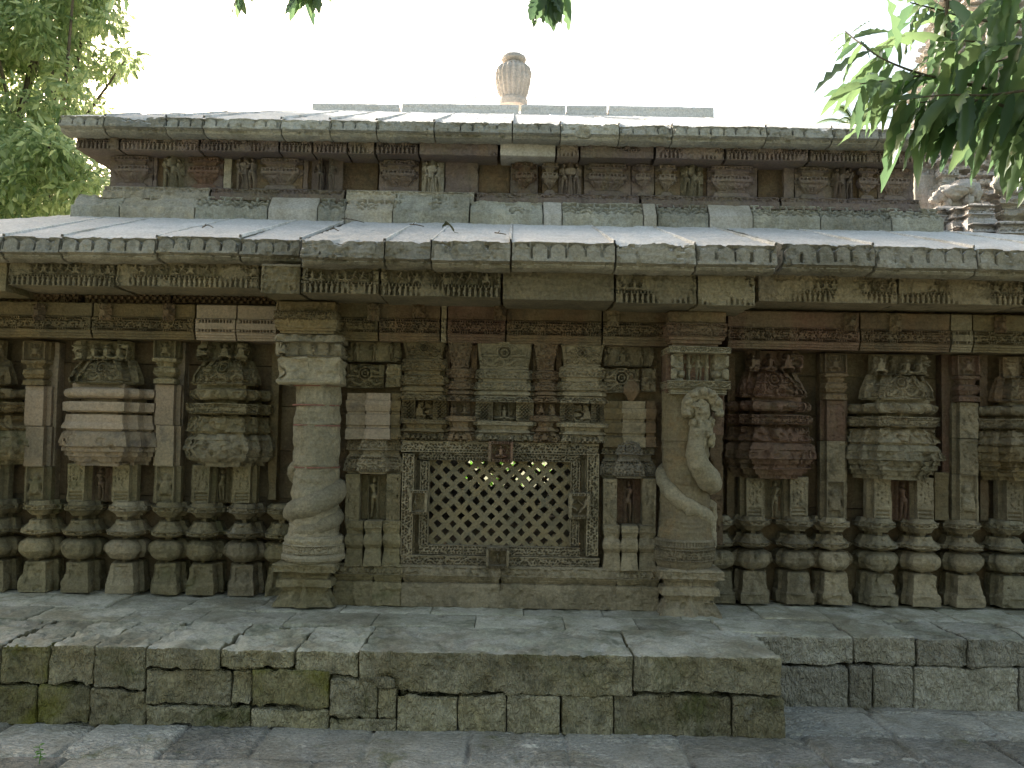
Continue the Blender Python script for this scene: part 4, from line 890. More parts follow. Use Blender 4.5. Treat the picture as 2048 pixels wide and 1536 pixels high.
# ------------------------------------------------------------------ entablature, frieze, eaves
def wide(name, x0, x1, rows, Y, mat, parent, d, carves=(), **kw):
    k = K(Y); return stack(name, (x0 + x1) / 2, Y, [((x1 - x0) / 2 - .4, d / k)], rows, mat, parent, carves, lat=0., **kw)
def entab(x0, x1, Y, mat, seed, top, mid, bot, plain=False):
    e = .0175 * ((x0 + x1) / 2 - 1024)
    top, mid, bot = top + e, mid + e, bot + e; b = bot - mid
    cv = [(mid, mid + b*.62, c_band(seed), 5.5)]
    if plain: cv = [(mid, mid + b*.18, c_beads(.021, .1, .9), 5), (mid + b*.46, mid + b*.62, c_beads(.021, .1, .9), 5)]
    wide('entablature_block', x0, x1, [(top, -6), (top + 2, -3), (mid - 3, -4), (mid - 1, 0), (mid, 2), (mid + b*.62, 2), (mid + b*.66, -1), (mid + b*.76, -1), (mid + b*.78, -4), (mid + b*.88, -4), (mid + b*.9, -7), (bot, -7)], Y, mat, T, .4, cv,
         wear=.0012 if plain else .0025, chip=0 if plain else .007, res=.0055)
for x0, x1, mt, sd, pl in ((-300, -122, OCHR, 1, 0), (-120, 182, OCHR, 2, 0), (184, 388, OCHR, 3, 0), (391, 471, NEWS, 4, 1), (473, 553, NEWS, 5, 1)): entab(x0, x1, 6.22, mt, sd, 619, 649, 690, pl)
for x0, x1, mt, sd in ((676, 756, OCHR, 6), (758, 880, BRWN, 7), (882, 893, GREY, 17), (895, 1011, RED, 8), (1013, 1204, BRWN, 9), (1206, 1337, BRWN, 10)): entab(x0, x1, YP - .06, mt, sd, 608, 642, 686)
for x0, x1, mt, sd in ((1456, 1720, RED, 11), (1722, 1902, BRWN, 12), (1904, 1946, GREY, 13), (1948, 2120, OCHR, 14), (2122, 2360, BRWN, 15)): entab(x0, x1, 6.22, mt, sd, 612, 647, 688, sd == 13)
for px_, py, Y in ((745, 622, 6.0), (836, 616, 6.0), (1000, 622, 6.0), (1228, 634, 6.0), (72, 622, 6.17), (205, 622, 6.17), (333, 622, 6.17), (1705, 643, 6.17), (1797, 645, 6.17), (2008, 648, 6.17)):
    box('bracket_figure', px_ - 14, px_ + 14, py - 17, py + 17, Y, BRWN, T, d=.18, carves=[(py - 17, py + 17, c_fig(dwarf(0, .95, .02), .16), 14)], res=.0055, chip=.006)
# chequered band in the shadow over the beam
for x0, x1, mt in ((-200, 118, BRWN), (120, 156, BRWN), (168, 340, BRWN), (345, 552, BRWN)): box('chequer_band', x0, x1, 571 + .012*x0, 606 + .005*x0, 6.30, mt, T, d=.3, carves=[(574 + .012*x0, 604 + .005*x0, c_check(.0225), 6)], res=.0055, chip=.006)
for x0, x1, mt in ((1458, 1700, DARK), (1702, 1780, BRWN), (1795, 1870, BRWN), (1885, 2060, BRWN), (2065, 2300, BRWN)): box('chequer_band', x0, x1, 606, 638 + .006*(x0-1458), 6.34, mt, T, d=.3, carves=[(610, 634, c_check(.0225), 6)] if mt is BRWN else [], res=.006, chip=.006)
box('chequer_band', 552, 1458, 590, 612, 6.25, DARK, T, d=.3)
def frieze(x0, x1, y0, y1, Y, mat, seed, worn=.3, d=.5, plain=False):
    wide('frieze_block', x0, x1, [(y0 - 6, -6), (y0 - 3, -2), (y0, 0), (y1, 1), (y1 + 1, -1)], Y, mat, T, d, [] if plain else [(y0, y1, c_frieze(seed, worn), 8)], res=.005, wear=.003, chip=.010)
YFM, YFP = 5.93, 5.65
frieze(-320, 14, 523, 578, YFM, MOSS, 1, plain=True); frieze(16, 228, 519, 571, YFM, OCHR if False else BUFF, 2, .2); frieze(230, 518, 521, 573, YFM, BUFF, 3, .3)
frieze(521, 600, 533, 586, YFP, MOSS, 4, .9); frieze(602, 758, 532, 586, YFP, BUFF, 5, .2); frieze(760, 1002, 535, 592, YFP, BUFF, 6, .25); frieze(1005, 1229, 541, 599, YFP, BUFF, 7, 1.3); frieze(1232, 1394, 548, 606, YFP, BUFF, 8, .45); frieze(1396, 1511, 549, 610, YFP, BUFF, 9, .5)
frieze(1516, 1796, 552, 604, YFM, GREY, 10, .3); frieze(1798, 2049, 557, 608, YFM, GREY, 11, .35); frieze(2051, 2330, 561, 612, YFM, GREY, 12, .3)

def eave(name, x0, x1, y0, y1_, Ye, Yb, zB, mat, hip, pitch, worn=0., seed=0, th=.14, lip=True, res=.012, topmat=None, arch=True):
    y1 = y1_ + (4 if lip and Ye < 6 else 2); xc = (x0 + x1) / 2; zt = at(xc, y0, Ye)[1]; zb = at(xc, y1, Ye)[1]; X0 = at(x0, y0, Ye)[0]; X1 = at(x1, y0, Ye)[0]
    h = zt - zb
    pl = [(Ye, zb), (Ye + .03, zb - .004), (Ye + .05, zb - .010), (Ye + .045, zb - .016), (Ye + .06, zb - .03), (Ye + .11, zb - .04), (Ye + .20, zb - .036), (Ye + .30, zb - .0),
          (Yb, zB - th), (Yb, zB), (Ye + .06, zt + .004), (Ye + .037, zt - .003), (Ye + .030, zt - .012)]
    er = [.012] * 7 + [.3, .3, .035, .02, .014, .005]
    cv = [(12, c_arch(pitch, X0 + .01, worn=worn, seed=seed), .020)] if arch else []
    W, q, g = loft_arrays(pl, [(X0 + .001, -.004), (X0 + .005, 0), (X1 - .005, 0), (X1 - .001, -.004)], axis='x', eres=er, res=res, wear=.0035 + .003 * min(worn, 1), chipedges=(0, 1, 2, 3, 10, 11, 12), chip=.010 + .018 * min(worn, 1), carves=cv, lenadj=.42)
    ze = zt; sy = (zB - ze) / (Yb - Ye); XL, XR, sx = hip
    full = sy * (W[:, 1] - Ye).clip(0); lim = np.minimum(full, np.minimum(sx * (W[:, 0] - XL).clip(0), sx * (XR - W[:, 0]).clip(0)))
    W[:, 2] += np.where(W[:, 1] > Ye + .30, lim - full, 0)
    if lip: joint(X1 + .0005, Ye, zt, Yb, zB, hip)
    o = mesh(name, W, q, mat, T, g, sharp=32)
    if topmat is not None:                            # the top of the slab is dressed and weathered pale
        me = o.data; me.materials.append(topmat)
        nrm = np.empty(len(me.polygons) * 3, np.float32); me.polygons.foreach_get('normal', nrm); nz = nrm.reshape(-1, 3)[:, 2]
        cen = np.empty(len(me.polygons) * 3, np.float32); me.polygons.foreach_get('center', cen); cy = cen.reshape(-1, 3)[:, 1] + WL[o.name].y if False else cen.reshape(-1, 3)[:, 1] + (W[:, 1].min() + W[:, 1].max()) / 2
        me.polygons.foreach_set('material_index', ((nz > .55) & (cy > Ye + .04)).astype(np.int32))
    return o
MORT = stone('pale_mortar', (.68, .66, .62), (.64, .62, .58), (.60, .58, .54), .3, .3, strata=0, rnd=.05)
def joint(X, Ye, zt, Yb, zB, hip):                  # pale pointing along the joint between two roof slabs
    n = 40; t = np.linspace(0, 1, n); Y = Ye + .05 + (Yb - Ye - .06) * t; sy = (zB - zt) / (Yb - Ye); full = sy * (Y - Ye); lim = np.minimum(full, np.minimum(hip[2] * max(0, X - hip[0]), hip[2] * max(0, hip[1] - X)))
    z = zt + np.where(Y > Ye + .3, lim, full) + .005; w = .007 + .006 * vnoise(np.stack([Y * 22, 0*Y + X, 0*Y], 1)); j = .004 * (vnoise(np.stack([Y * 9, 0*Y + X, 0*Y + 5], 1)) - .5)
    V = np.concatenate([np.stack([X - w + j, Y, z - .02], 1), np.stack([X - w*.6 + j, Y, z], 1), np.stack([X + w*.6 + j, Y, z], 1), np.stack([X + w + j, Y, z - .02], 1)])
    q = [(a*n + i, a*n + n + i, a*n + n + i + 1, a*n + i + 1) for a in range(3) for i in range(n - 1)]
    mesh('mortar_joint', V, [tuple(reversed(f)) for f in q] if False else q, MORT, T)
ZB = at(1024, 446, 7.34)[1]
XcL, XcR = at(140, 435, 7.34)[0], at(1888, 466, 7.34)[0]
hipL = (-4.75, 4.75, (ZB - 2.74) / (4.75 - 3.58))
YEM, YEP = 5.74, 5.45
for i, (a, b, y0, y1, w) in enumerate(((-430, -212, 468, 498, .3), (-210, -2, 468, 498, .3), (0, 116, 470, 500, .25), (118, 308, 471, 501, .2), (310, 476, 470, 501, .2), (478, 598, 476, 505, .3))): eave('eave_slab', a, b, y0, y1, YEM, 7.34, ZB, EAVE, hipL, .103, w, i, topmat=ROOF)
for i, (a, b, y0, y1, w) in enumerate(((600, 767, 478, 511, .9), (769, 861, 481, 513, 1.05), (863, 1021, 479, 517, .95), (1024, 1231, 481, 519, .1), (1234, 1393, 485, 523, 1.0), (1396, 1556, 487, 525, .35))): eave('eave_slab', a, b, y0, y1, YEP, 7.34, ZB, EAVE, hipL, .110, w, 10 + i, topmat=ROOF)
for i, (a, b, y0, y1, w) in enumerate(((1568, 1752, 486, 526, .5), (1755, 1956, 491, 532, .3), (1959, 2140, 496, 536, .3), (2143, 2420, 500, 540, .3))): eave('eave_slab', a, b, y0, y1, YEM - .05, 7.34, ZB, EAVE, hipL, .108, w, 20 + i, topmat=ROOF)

# ------------------------------------------------------------------ clerestory above the lower roof
YS, YCL = 7.22, 7.46
def seat(x0, x1, kind, seed, fwd=0., lift=0):
    xc = (x0 + x1) / 2; e = .0170 * (xc - 190); Y = YS - fwd
    yt, ym, yb_ = 389 + e - lift, 409 + e - lift*.3 + fwd * 30, 434 + e + fwd * 40
    X0, X1 = at(x0, 420, Y)[0], at(x1, 420, Y)[0]; zt = at(xc, yt, Y + .11)[1]; zm = at(xc, ym, Y)[1]; zb = min(at(xc, yb_, Y)[1], ZB) - .03
    mat = {'n': NEWS2, 'l': SEAT, 'w': SEAT, 'p': SEATP}[kind]
    cv = [] if kind == 'n' else [(4, c_lotus(.135, seed, 0 if kind == 'l' else .8), .042)]
    pl = [(Y, zb), (Y + .5, zb), (Y + .5, zt), (Y + .11, zt), (Y + .105, zt), (Y + .004, zm), (Y, zm - .008)]
    loft('seat_block', pl, [(X0 + .002, -.004), (X0 + .008, 0), (X1 - .008, 0), (X1 - .002, -.004)], mat, T, axis='x', eres=[.3, .3, .05, .02, .007, .02, .012], res=.007, wear=.002 if kind == 'n' else .005, chip=0 if kind == 'n' else .014, carves=cv)
NEWS2 = stone('pale_new_sandstone', (.46, .42, .36), (.43, .40, .35), (.40, .37, .31), .2, .15, strata=.1, rnd=.08)
SEATP = stone('plastered_sandstone', (.42, .37, .28), (.36, .33, .27), (.50, .42, .29), .5, .4)
for a, b, kd, fw, lf in ((140, 238, 'w', 0, 0), (239, 388, 'p', 0, 0), (389, 534, 'l', 0, 0), (536, 634, 'n', 0, 0), (635, 690, 'l', 0, 0), (690, 785, 'p', .07, 0), (786, 938, 'w', .07, 12), (940, 1086, 'w', .07, 0), (1087, 1124, 'n', .06, 0), (1125, 1287, 'l', .06, 0), (1288, 1314, 'n', .06, 0), (1316, 1418, 'l', 0, 0),
                    (1420, 1506, 'n', 0, 0), (1507, 1641, 'l', 0, 0), (1642, 1784, 'l', 0, 0), (1785, 1888, 'l', 0, 0)): seat(a, b, kd, int(a), fw, lf)
# side returns and body of the clerestory
def pxz(x, y, Y): return at(x, y, Y)
XLc, XRc = at(216, 330, YCL)[0], at(1832, 350, YCL)[0]
zc0, zc1 = ZB - .05, at(1000, 290, YCL)[1]
wallbox(XLc, XRc, YCL + .10, 12.8, zc0, zc1, CLER, 'clerestory_wall', res=.05)
wallbox(XcL, XcL + .5, YS + .5, 13.0, ZB - .08, ZB + .16, SEAT, 'seat_block', res=.05); wallbox(XcR - .5, XcR, YS + .5, 13.0, ZB - .08, ZB + .16, SEAT, 'seat_block', res=.05)
eu = lambda x: .0170 * (x - 200)
wide('ledge', 210, 1838, [(385, -4), (387, 0), (400, 2), (405, 2)], 7.50, CLER, T, .3, chip=.01, res=.02) if False else None
for a, b in ((205, 420), (421, 690), (691, 950), (951, 1280), (1281, 1560), (1561, 1842)):
    m = (a + b) / 2; wide('ledge', a, b, [(370 + eu(m), -6), (373 + eu(m), 0), (381 + eu(m), 1), (382 + eu(m), 3), (396 + eu(m), 4)], 7.34, SEATP if a in (205, 691) else CLER, T, .3, [(373 + eu(m), 381 + eu(m), c_worn(a, 40), 4)], chip=.016, res=.008)
def panel(x0, x1, kind, seed):
    xc = (x0 + x1) / 2; e = eu(xc); t, b = 298 + e, 373 + e; hw = (x1 - x0) / 2; h = b - t
    if kind == 'r': return box('recess_panel', x0, x1, t, b, YCL + .06, BRWN, T, d=.1)
    if kind == 'b': return box('wall_panel', x0, x1, t, b, YCL, SEATP if seed % 2 else CLER, T, d=.14, chip=.012)
    if kind == 'c':
        lab = SEATP if seed == 4 else (CLER if seed not in (0, 6) else BUFF)
        p = box('couple_panel', x0 - 2, x1 + 2, t - 2, b, YCL + .03, BRWN, T, d=.14)
        f = person(1, (seed * 5 + 1) % 9, -.17 - .01 * (seed % 3), .93, .0) + person(-1, (seed * 3 + 2) % 9, .16 + .02 * (seed % 2), .90 + .05 * (seed % 2), .0)
        box('couple_figure', x0 + 1, x1 - 1, t + 3, b, YCL - .085, lab, p, d=.10, carves=[(t + 3, b, c_fig(f, .075), 24)], res=.0045, wear=.0015)
        return p
    # a half-round pot and foliage pilaster carved in the wall
    S = [(hw, 22), (hw - 5, 30)]
    q = box('pot_pilaster', x0, x1, t, b, YCL - .0, CLER if seed % 3 else BRWN, T, d=.14, carves=[], chip=.006)
    R_ = [(0, -2), (.16, -2), (.18, 3), (.27, 4), (.30, -3), (.36, -5), (.40, -4), (.43, 3), (.50, 4), (.54, 4), (.60, 2), (.70, -3), (.80, -10), (.84, -12), (.86, -7), (.92, -3), (1, 0)]
    stack('pot', xc, YCL - .055, [(hw - 6, 10), (hw - 12, 22)] if hw > 18 else [(hw - 3, 16)], [(t + f * h, o) for f, o in R_], RED if seed in (2, 5) else CLER, q,
          [(t + .43 * h, t + .52 * h, c_beads(.03, .2, .8), 3), (t + .18 * h, t + .28 * h, c_beads(.03, .2, .8), 2), (t + .05 * h, t + .8 * h, c_fig([(0, .75, .1, 0, .3, .03), (-.1, .7, .05, .1, .7, .05)], .08), -4, 12), (t + .6 * h, t + .8 * h, c_worn(seed, 30), 3)], chip=.006, wear=.003)
    return q
for x0, x1, kd, sd in ((220, 306, 'p', 1), (307, 314, 'b', 2), (316, 366, 'c', 0), (368, 447, 'p', 2), (448, 463, 'b', 1), (465, 512, 'c', 1), (514, 606, 'p', 3), (607, 616, 'b', 2), (617, 683, 'c', 2), (685, 756, 'r', 0), (758, 838, 'p', 4), (840, 888, 'c', 4), (890, 957, 'b', 4), (958, 1020, 'r', 0),
                       (1021, 1076, 'p', 5), (1077, 1083, 'r', 0), (1084, 1116, 'p', 6), (1117, 1166, 'c', 5), (1168, 1262, 'p', 7), (1263, 1308, 'p', 8), (1309, 1360, 'p', 9), (1362, 1412, 'c', 6), (1414, 1515, 'p', 10), (1516, 1566, 'r', 0), (1568, 1588, 'b', 2), (1589, 1664, 'p', 11), (1666, 1716, 'c', 7), (1718, 1754, 'p', 12), (1755, 1828, 'p', 13)): panel(x0, x1, kd, sd)
# upper frieze and upper eave
for i, (a, b, w) in enumerate(((152, 238, .2), (240, 398, .2), (400, 558, .3), (560, 624, .2), (626, 694, .2), (696, 749, .6), (751, 836, .2), (838, 997, .9), (1000, 1112, -1), (1114, 1158, .3), (1160, 1309, .6), (1311, 1450, .4), (1452, 1618, .2), (1620, 1796, .2), (1798, 1858, .3))):
    m = (a + b) / 2; y0, y1 = 257 + eu(m), 297 + eu(m)
    wide('upper_frieze_block', a, b, [(y0 - 8, 2), (y0 - 2, 0), (y0, 0), (y1, 1), (y1 + 1, -1)], 7.25, NEWS2 if w < 0 else CLER, T, .45, [] if w < 0 else [(y0, y1, c_frieze(30 + i, w), 7)], res=.0055, chip=0 if w < 0 else .008)
z0u, z1u = at(1000, 311, 7.4)[1], at(1000, 268, 7.4)[1]
wallbox(at(152, 280, 7.4)[0], at(1858, 300, 7.4)[0], 7.78, 12.95, z0u, z1u + .03, CLER, 'upper_frieze_block', res=.1)
YU = 7.07; ZU = at(1024, 226, 9.6)[1]
ub = [115, 205, 322, 330, 404, 560, 660, 752, 858, 1020, 1120, 1232, 1345, 1348, 1535, 1668, 1760, 1868]
ub = [115, 205, 328, 404, 560, 658, 752, 868, 1025, 1122, 1240, 1347, 1535, 1668, 1760, 1868]
xul, xur = at(113, 228, YU)[0], at(1870, 262, YU)[0]
xtl, xtr = at(620, 215, 9.6)[0], at(1432, 222, 9.6)[0]
zeu = at(1000, 243, YU)[1]
hipU = (xul - .02, xur + .02, (ZU - zeu) / (xtl - xul))
for i, (a, b) in enumerate(zip(ub[:-1], ub[1:])):
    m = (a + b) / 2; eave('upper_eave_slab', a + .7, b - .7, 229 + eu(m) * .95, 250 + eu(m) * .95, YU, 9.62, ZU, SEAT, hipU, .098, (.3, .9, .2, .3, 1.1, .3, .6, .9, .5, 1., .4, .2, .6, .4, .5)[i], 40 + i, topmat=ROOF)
# rear slopes
def hipslab(name, XL, XR, xl, xr, Ya, Yb, za, zb, th, mat):
    V = [(XL, Yb, za), (XR, Yb, za), (xr, Ya, zb), (xl, Ya, zb), (XL, Yb, za - th), (XR, Yb, za - th), (xr, Ya, zb - th), (xl, Ya, zb - th)]
    mesh(name, V, [(0, 1, 2, 3), (7, 6, 5, 4), (0, 4, 5, 1), (2, 6, 7, 3), (1, 5, 6, 2), (0, 3, 7, 4)], mat, T, smooth=False)
hipslab('roof_slab', xul, xur, xtl, xtr, 10.9, 13.4, zeu, ZU, .12, ROOF)
wallbox(xtl - .05, xtr + .05, 9.62, 10.9, ZU - .2, ZU, ROOF, 'roof_slab', res=.2)
for sx, xa, xb in ((-1, xul, xtl), (1, xur, xtr)):
    V = [(xa, 9.62, zeu - .02), (xb, 9.62, ZU - .02), (xb, 10.9, ZU - .02), (xa, 13.3, zeu - .02), (xa, 9.62, zeu - .14), (xb, 9.62, ZU - .14), (xb, 10.9, ZU - .14), (xa, 13.3, zeu - .14)]
    mesh('roof_slab', V, [(0, 1, 2, 3), (7, 6, 5, 4), (0, 4, 5, 1), (1, 5, 6, 2), (2, 6, 7, 3), (3, 7, 4, 0)], ROOF, T, smooth=False)
wallbox(-4.75, XcL + .05, 7.342, 14.6, 2.60, 2.78, ROOF, 'roof_slab', res=.3); wallbox(XcR - .05, 4.75, 7.342, 14.6, 2.60, 2.78, ROOF, 'roof_slab', res=.3); wallbox(XcL + .05, XcR - .05, 12.8, 14.6, 2.60, 3.1, ROOF, 'roof_slab', res=.3)
for a, b, j in ((622, 800, 0), (801, 1040, 1), (1041, 1132, 3), (1133, 1215, 4), (1216, 1430, 6)):
    wide('ridge_slab', a, b, [(206 + j, -3), (208 + j, 0), (218 + j + .006 * (a - 620), 0), (232 + j, 0)], 9.6, RIDG, T, 1.3, [(208 + j, 219 + j, c_worn(j, 30), 2)], res=.02, chip=.006)
# ------------------------------------------------------------------ pot finial
fy = 10.15; fx, fz = at(1026, 206, fy)
fin = thing('pot_finial', 'round pinkish stone pot finial with flared rim on the middle of the roof ridge', 'finial', (fx, fy, fz))
def finpart(name, rows, mat, parent, carves=(), n=56):
    k = K(fy); r0 = max(r for _, r in rows); prof = [(at(1026, y, fy)[1], (r - r0) * k) for y, r in reversed(rows)]
    return loft(name, plan_circle(r0 * k, n), prof, mat, parent, org=(fx, fy, 0), res=.012, wear=.003, chip=.01, flatback=False, carves=carves)
TERR = stone('pinkish_pot_stone', (.52, .455, .40), (.47, .42, .375), (.40, .365, .33), .5, .5, stain=.25)
bd = finpart('body', [(127, 20), (130, 22), (133, 29), (137, 33.5), (145, 37), (163, 37), (176, 34), (187, 31), (196, 28), (201, 26)], TERR, fin, carves=[(at(1026, 196, fy)[1], at(1026, 134, fy)[1], lambda s, t, h: .5 + .5 * np.cos(s / .0105), .012)])
finpart('rim', [(110, 14), (111, 19), (113, 22), (117, 25), (121, 25.5), (124, 23), (127, 19)], TERR, fin)
finpart('foot', [(198, 24), (200, 29), (206, 30), (214, 29)], TERR, fin)

# ------------------------------------------------------------------ fallen leaf and twigs on the roof
def roofpt(px, py):
    for Y in np.arange(5.6, 7.3, .01):
        z = at(px, py, Y)[1]; zs = 2.76 + (ZB - 2.76) * (Y - YEP) / (7.34 - YEP)
        if z <= zs + .012 and Y > 5.6: return np.array((at(px, py, Y)[0], Y, zs + .016))
    return np.array((at(px, py, 6.5)[0], 6.5, 3.05))
def ribbon(P, w, up=(0, 0, 1)):
    P = np.asarray(P, float); Tn = np.gradient(P, axis=0); S = np.cross(Tn, up); S /= np.linalg.norm(S, axis=1)[:, None] + 1e-9
    w = np.asarray(w)[:, None]
    return np.concatenate([P - S * w, P, P + S * w])
c = roofpt(893, 459); mb = MB()
P = [c + np.array((-.03 + .014 * i, .01 * math.sin(i), .03 * math.sin(i * .7) + .004)) for i in range(7)]
V = ribbon(P, [0, .014, .022, .024, .02, .012, 0]); V[14:] += (0, 0, .02); q = [(i, i+1, 8+i, 7+i) for i in range(6)] + [(7+i, 8+i, 15+i, 14+i) for i in range(6)]
mb.add(V, q); V, q, g = tube_arrays([P[-1], P[-1] + np.array((.03, 0, -.006))], [.002, .0015], 5); mb.add(V, q, None, g)
DRY = stone('dry_leaf', (.05, .09, .04), (.10, .08, .04), (.06, .06, .03), .4, .2, strata=0)
o = mb.build('fallen_leaf', DRY); o['label'] = 'curled dark green leaf lying on the pale roof slab above the porch'; o['category'] = 'leaf'
tw = [((684, 439), (703, 443), (728, 446), 'dark forked twig lying on the roof by the seat blocks, left of the fallen leaf'), ((405, 457), (415, 455), (426, 456), 'short dark twig on the pale roof slab at the left end'),
      ((820, 451), (833, 454), (848, 454), 'thin curved twig on the roof just left of the fallen leaf'), ((990, 468), (1002, 472), (1012, 470), 'small dry twig on the porch roof right of the fallen leaf'), ((661, 461), (668, 462), (677, 463), 'tiny twig at the left edge of the porch roof near its front')]
for a, b, c_, lab in tw:
    mb = MB(); P = smooth_path([roofpt(*a) + (0, 0, .004), roofpt(*b) + (0, 0, .012), roofpt(*c_)], 9); V, q, g = tube_arrays(P, np.linspace(.005, .003, 9), 6); mb.add(V, q, None, g)
    V, q, g = tube_arrays([P[2], P[2] + np.array((.015, -.02, .012))], [.003, .002], 5); mb.add(V, q, None, g)
    o = mb.build('twig', BARK); o['label'] = lab; o['category'] = 'twig'; o['group'] = 'twigs on the roof'

# ================================================================== carved tower behind on the right
tx, tz = at(2060, 600, 12.4)
TW = thing('carved_tower', 'tall pinkish carved temple tower standing behind the leaves on the right', 'tower', (tx, 12.4, 0))
def tstack(name, xc, Y, S, rows, mat, parent, carves=(), res=.02, **kw): return stack(name, xc, Y, S, rows, mat, parent, carves, res=res, **kw)
rows = []
y = -420.
prof = lambda y: np.interp(y, [-420, -150, 0, 120, 290, 330, 380, 470, 1200], [-175, -120, -78, -45, -2, 12, 45, 55, 55])
i = 0
while y < 480:
    o = prof(y); rows += [(y, o - 7), (y + 3, o + 5), (y + 12, o + 7), (y + 15, o - 3), (y + 20, o - 6)]; y += 23
rows += [(1260, 52)]
body = tstack('tower_body', 2062, 11.3, [(190, 150), (150, 190), (90, 225), (40, 245)], rows, TOWR, TW, [(-400, 478, c_worn(3, 11), 14)], chip=.05, wear=.012, res=.022)
for xc, y0, y1, hw, Y, sd in ((1856, 286, 350, 38, 10.9, 1), (1900, 300, 372, 26, 10.7, 2), (1905, 405, 462, 52, 10.2, 3), (1962, 402, 440, 40, 9.9, 4), (1975, 440, 474, 48, 9.8, 5), (2030, 436, 480, 52, 9.7, 6), (1850, 440, 480, 40, 10.3, 7)):
    h = y1 - y0; f = lambda v: y0 + v * h
    tstack('tower_aedicule', xc, Y, [(hw, 40), (hw * .6, 70)], [(f(0), -hw*.5), (f(.08), -hw*.4), (f(.12), -4), (f(.2), 3), (f(.3), 3), (f(.34), -5), (f(.42), -6), (f(.46), 2), (f(.7), 4), (f(.74), -3), (f(.84), -4), (f(.88), 4), (f(1), 5), (f(1.02), 6), (f(1.0) + 90, 6)], TOWR, TW,
           [(f(.46), f(.70), c_band(sd), 6), (f(.12), f(.3), c_arch(.09), 4), (f(.88), f(1), c_worn(sd, 30), 5)], res=.012, chip=.012, wear=.004)
mb = MB(); kk = K(10.6)
for c, r, s_ in (((1905, 384), (30, 26, 15), 1), ((1925, 376), (26, 22, 17), 2), ((1880, 392), (14, 12, 12), 3), ((1950, 384), (14, 12, 18), 4), ((1868, 400), (10, 10, 8), 5), ((1938, 400), (10, 10, 14), 6), ((1895, 404), (8, 8, 14), 7)):
    X, Z = at(c[0], c[1], 10.6); V, q = blob_arrays((X, 10.6, Z), np.array(r) * kk, s_, 14, .2); mb.add(V, q)
mb.build('lion_figure', TOWR, TW, sharp=60)
for c, r, s_ in (((2000, 60), (24, 20, 40), 11), ((1955, 110), (22, 20, 26), 12), ((2025, 160), (22, 18, 34), 13), ((1990, 230), (24, 20, 40), 14), ((1930, 290), (20, 18, 30), 15), ((2010, 370), (26, 20, 26), 16)):
    X, Z = at(c[0], c[1], 10.75); V, q = blob_arrays((X, 10.75, Z), np.array(r) * kk, s_, 16, .22); m2 = MB(); m2.add(V, q); m2.build('tower_carving', TOWR, TW, sharp=60)

# ================================================================== trees
def leaves_arrays(C, D, L, Wd, rng, droop=.3):
    """folded leaves: root C, direction D, length L, width Wd -> 6 vertices, 4 triangles-as-2-quads each"""
    n = len(C); up = rng.normal(size=(n, 3)) * .7 + (0, 0, 1.)
    S = np.cross(D, up); S /= np.linalg.norm(S, axis=1)[:, None] + 1e-9; Nn = np.cross(S, D)
    L = L[:, None]; Wd = Wd[:, None]
    a = C; b = C + D * L * .5 + Nn * L * .06; t = C + D * L - Nn * L * droop * .5
    l = C + D * L * .42 + S * Wd - Nn * Wd * .25; r = C + D * L * .42 - S * Wd - Nn * Wd * .25
    V = np.stack([a, l, t, b, r], 1).reshape(-1, 3); base_ = np.arange(n)[:, None] * 5
    q = np.concatenate([base_ + [0, 3, 2, 1], base_ + [0, 4, 2, 3]], 0)
    return V, q
def in_poly(x, y, P):
    P = np.asarray(P); c = np.zeros(len(x), bool); j = len(P) - 1
    for i in range(len(P)):
        xi, yi = P[i]; xj, yj = P[j]
        c ^= ((yi > y) != (yj > y)) & (x < (xj - xi) * (y - yi) / (yj - yi + 1e-9) + xi); j = i
    return c
def crown(root, centres, per, spread, mat, nl=.15, nw=.03, seed=0, trunk=None, tr=.16, limbs=28, droop=.5, name='crown'):
    rng = np.random.default_rng(seed); n = len(centres)
    C = np.repeat(centres, per, 0); sp = np.repeat(rng.uniform(.7, 1.3, n) * spread, per)[:, None]
    off = rng.normal(size=C.shape); off /= np.linalg.norm(off, axis=1)[:, None]; off *= rng.uniform(.2, 1, len(C))[:, None] ** .6
    C = C + off * sp * (1, 1, .8)
    D = off * .8 + rng.normal(size=C.shape) * .5 + (0, 0, -droop); D /= np.linalg.norm(D, axis=1)[:, None]
    V, q = leaves_arrays(C, D, rng.uniform(.5, 1.6, len(C)) * nl, rng.uniform(.7, 1.5, len(C)) * nw, rng)
    mesh(name, V, q, mat, root, sharp=None, smooth=False)
    if trunk is not None:
        mb = MB(); t0, t1 = np.array(trunk[0], float), np.array(trunk[1], float); m = (t0 + t1) / 2 + (.2, .1, 0)
        P = smooth_path([t0, m, t1], 14); V, q, g = tube_arrays(P, np.linspace(tr, tr * .6, 14), 12); V = V + (fbm(V * 5, 2)[:, None] - .5) * .06; mb.add(V, q, None, g)
        mb.build('trunk', BARK, root); mb = MB()
        for i in rng.choice(n, min(limbs, n), replace=False):
            s = P[rng.integers(7, 14)]; e = centres[i]; mid = (s + e) / 2 + rng.normal(size=3) * .2 + (0, 0, .15)
            Q = smooth_path([s, mid, e], 10); V, q, g = tube_arrays(Q, np.linspace(tr * .35, .012, 10), 7); mb.add(V, q, None, g)
        mb.build('limbs', BARK, root)
def poly_centres(poly, holes, Y0, Y1, n, seed):
    rng = np.random.default_rng(seed); P = np.asarray(poly, float); out = []
    while len(out) < n:
        x, y = rng.uniform(P[:, 0].min(), P[:, 0].max()), rng.uniform(P[:, 1].min(), P[:, 1].max())
        if not in_poly(np.array([x]), np.array([y]), P)[0]: continue
        if any((x - hx) ** 2 / hr ** 2 + (y - hy) ** 2 / hs ** 2 < 1 for hx, hy, hr, hs in holes): continue
        Y = rng.uniform(Y0, Y1); X, Z = at(x, y, Y); out.append((X, Y, Z))
    return np.array(out)
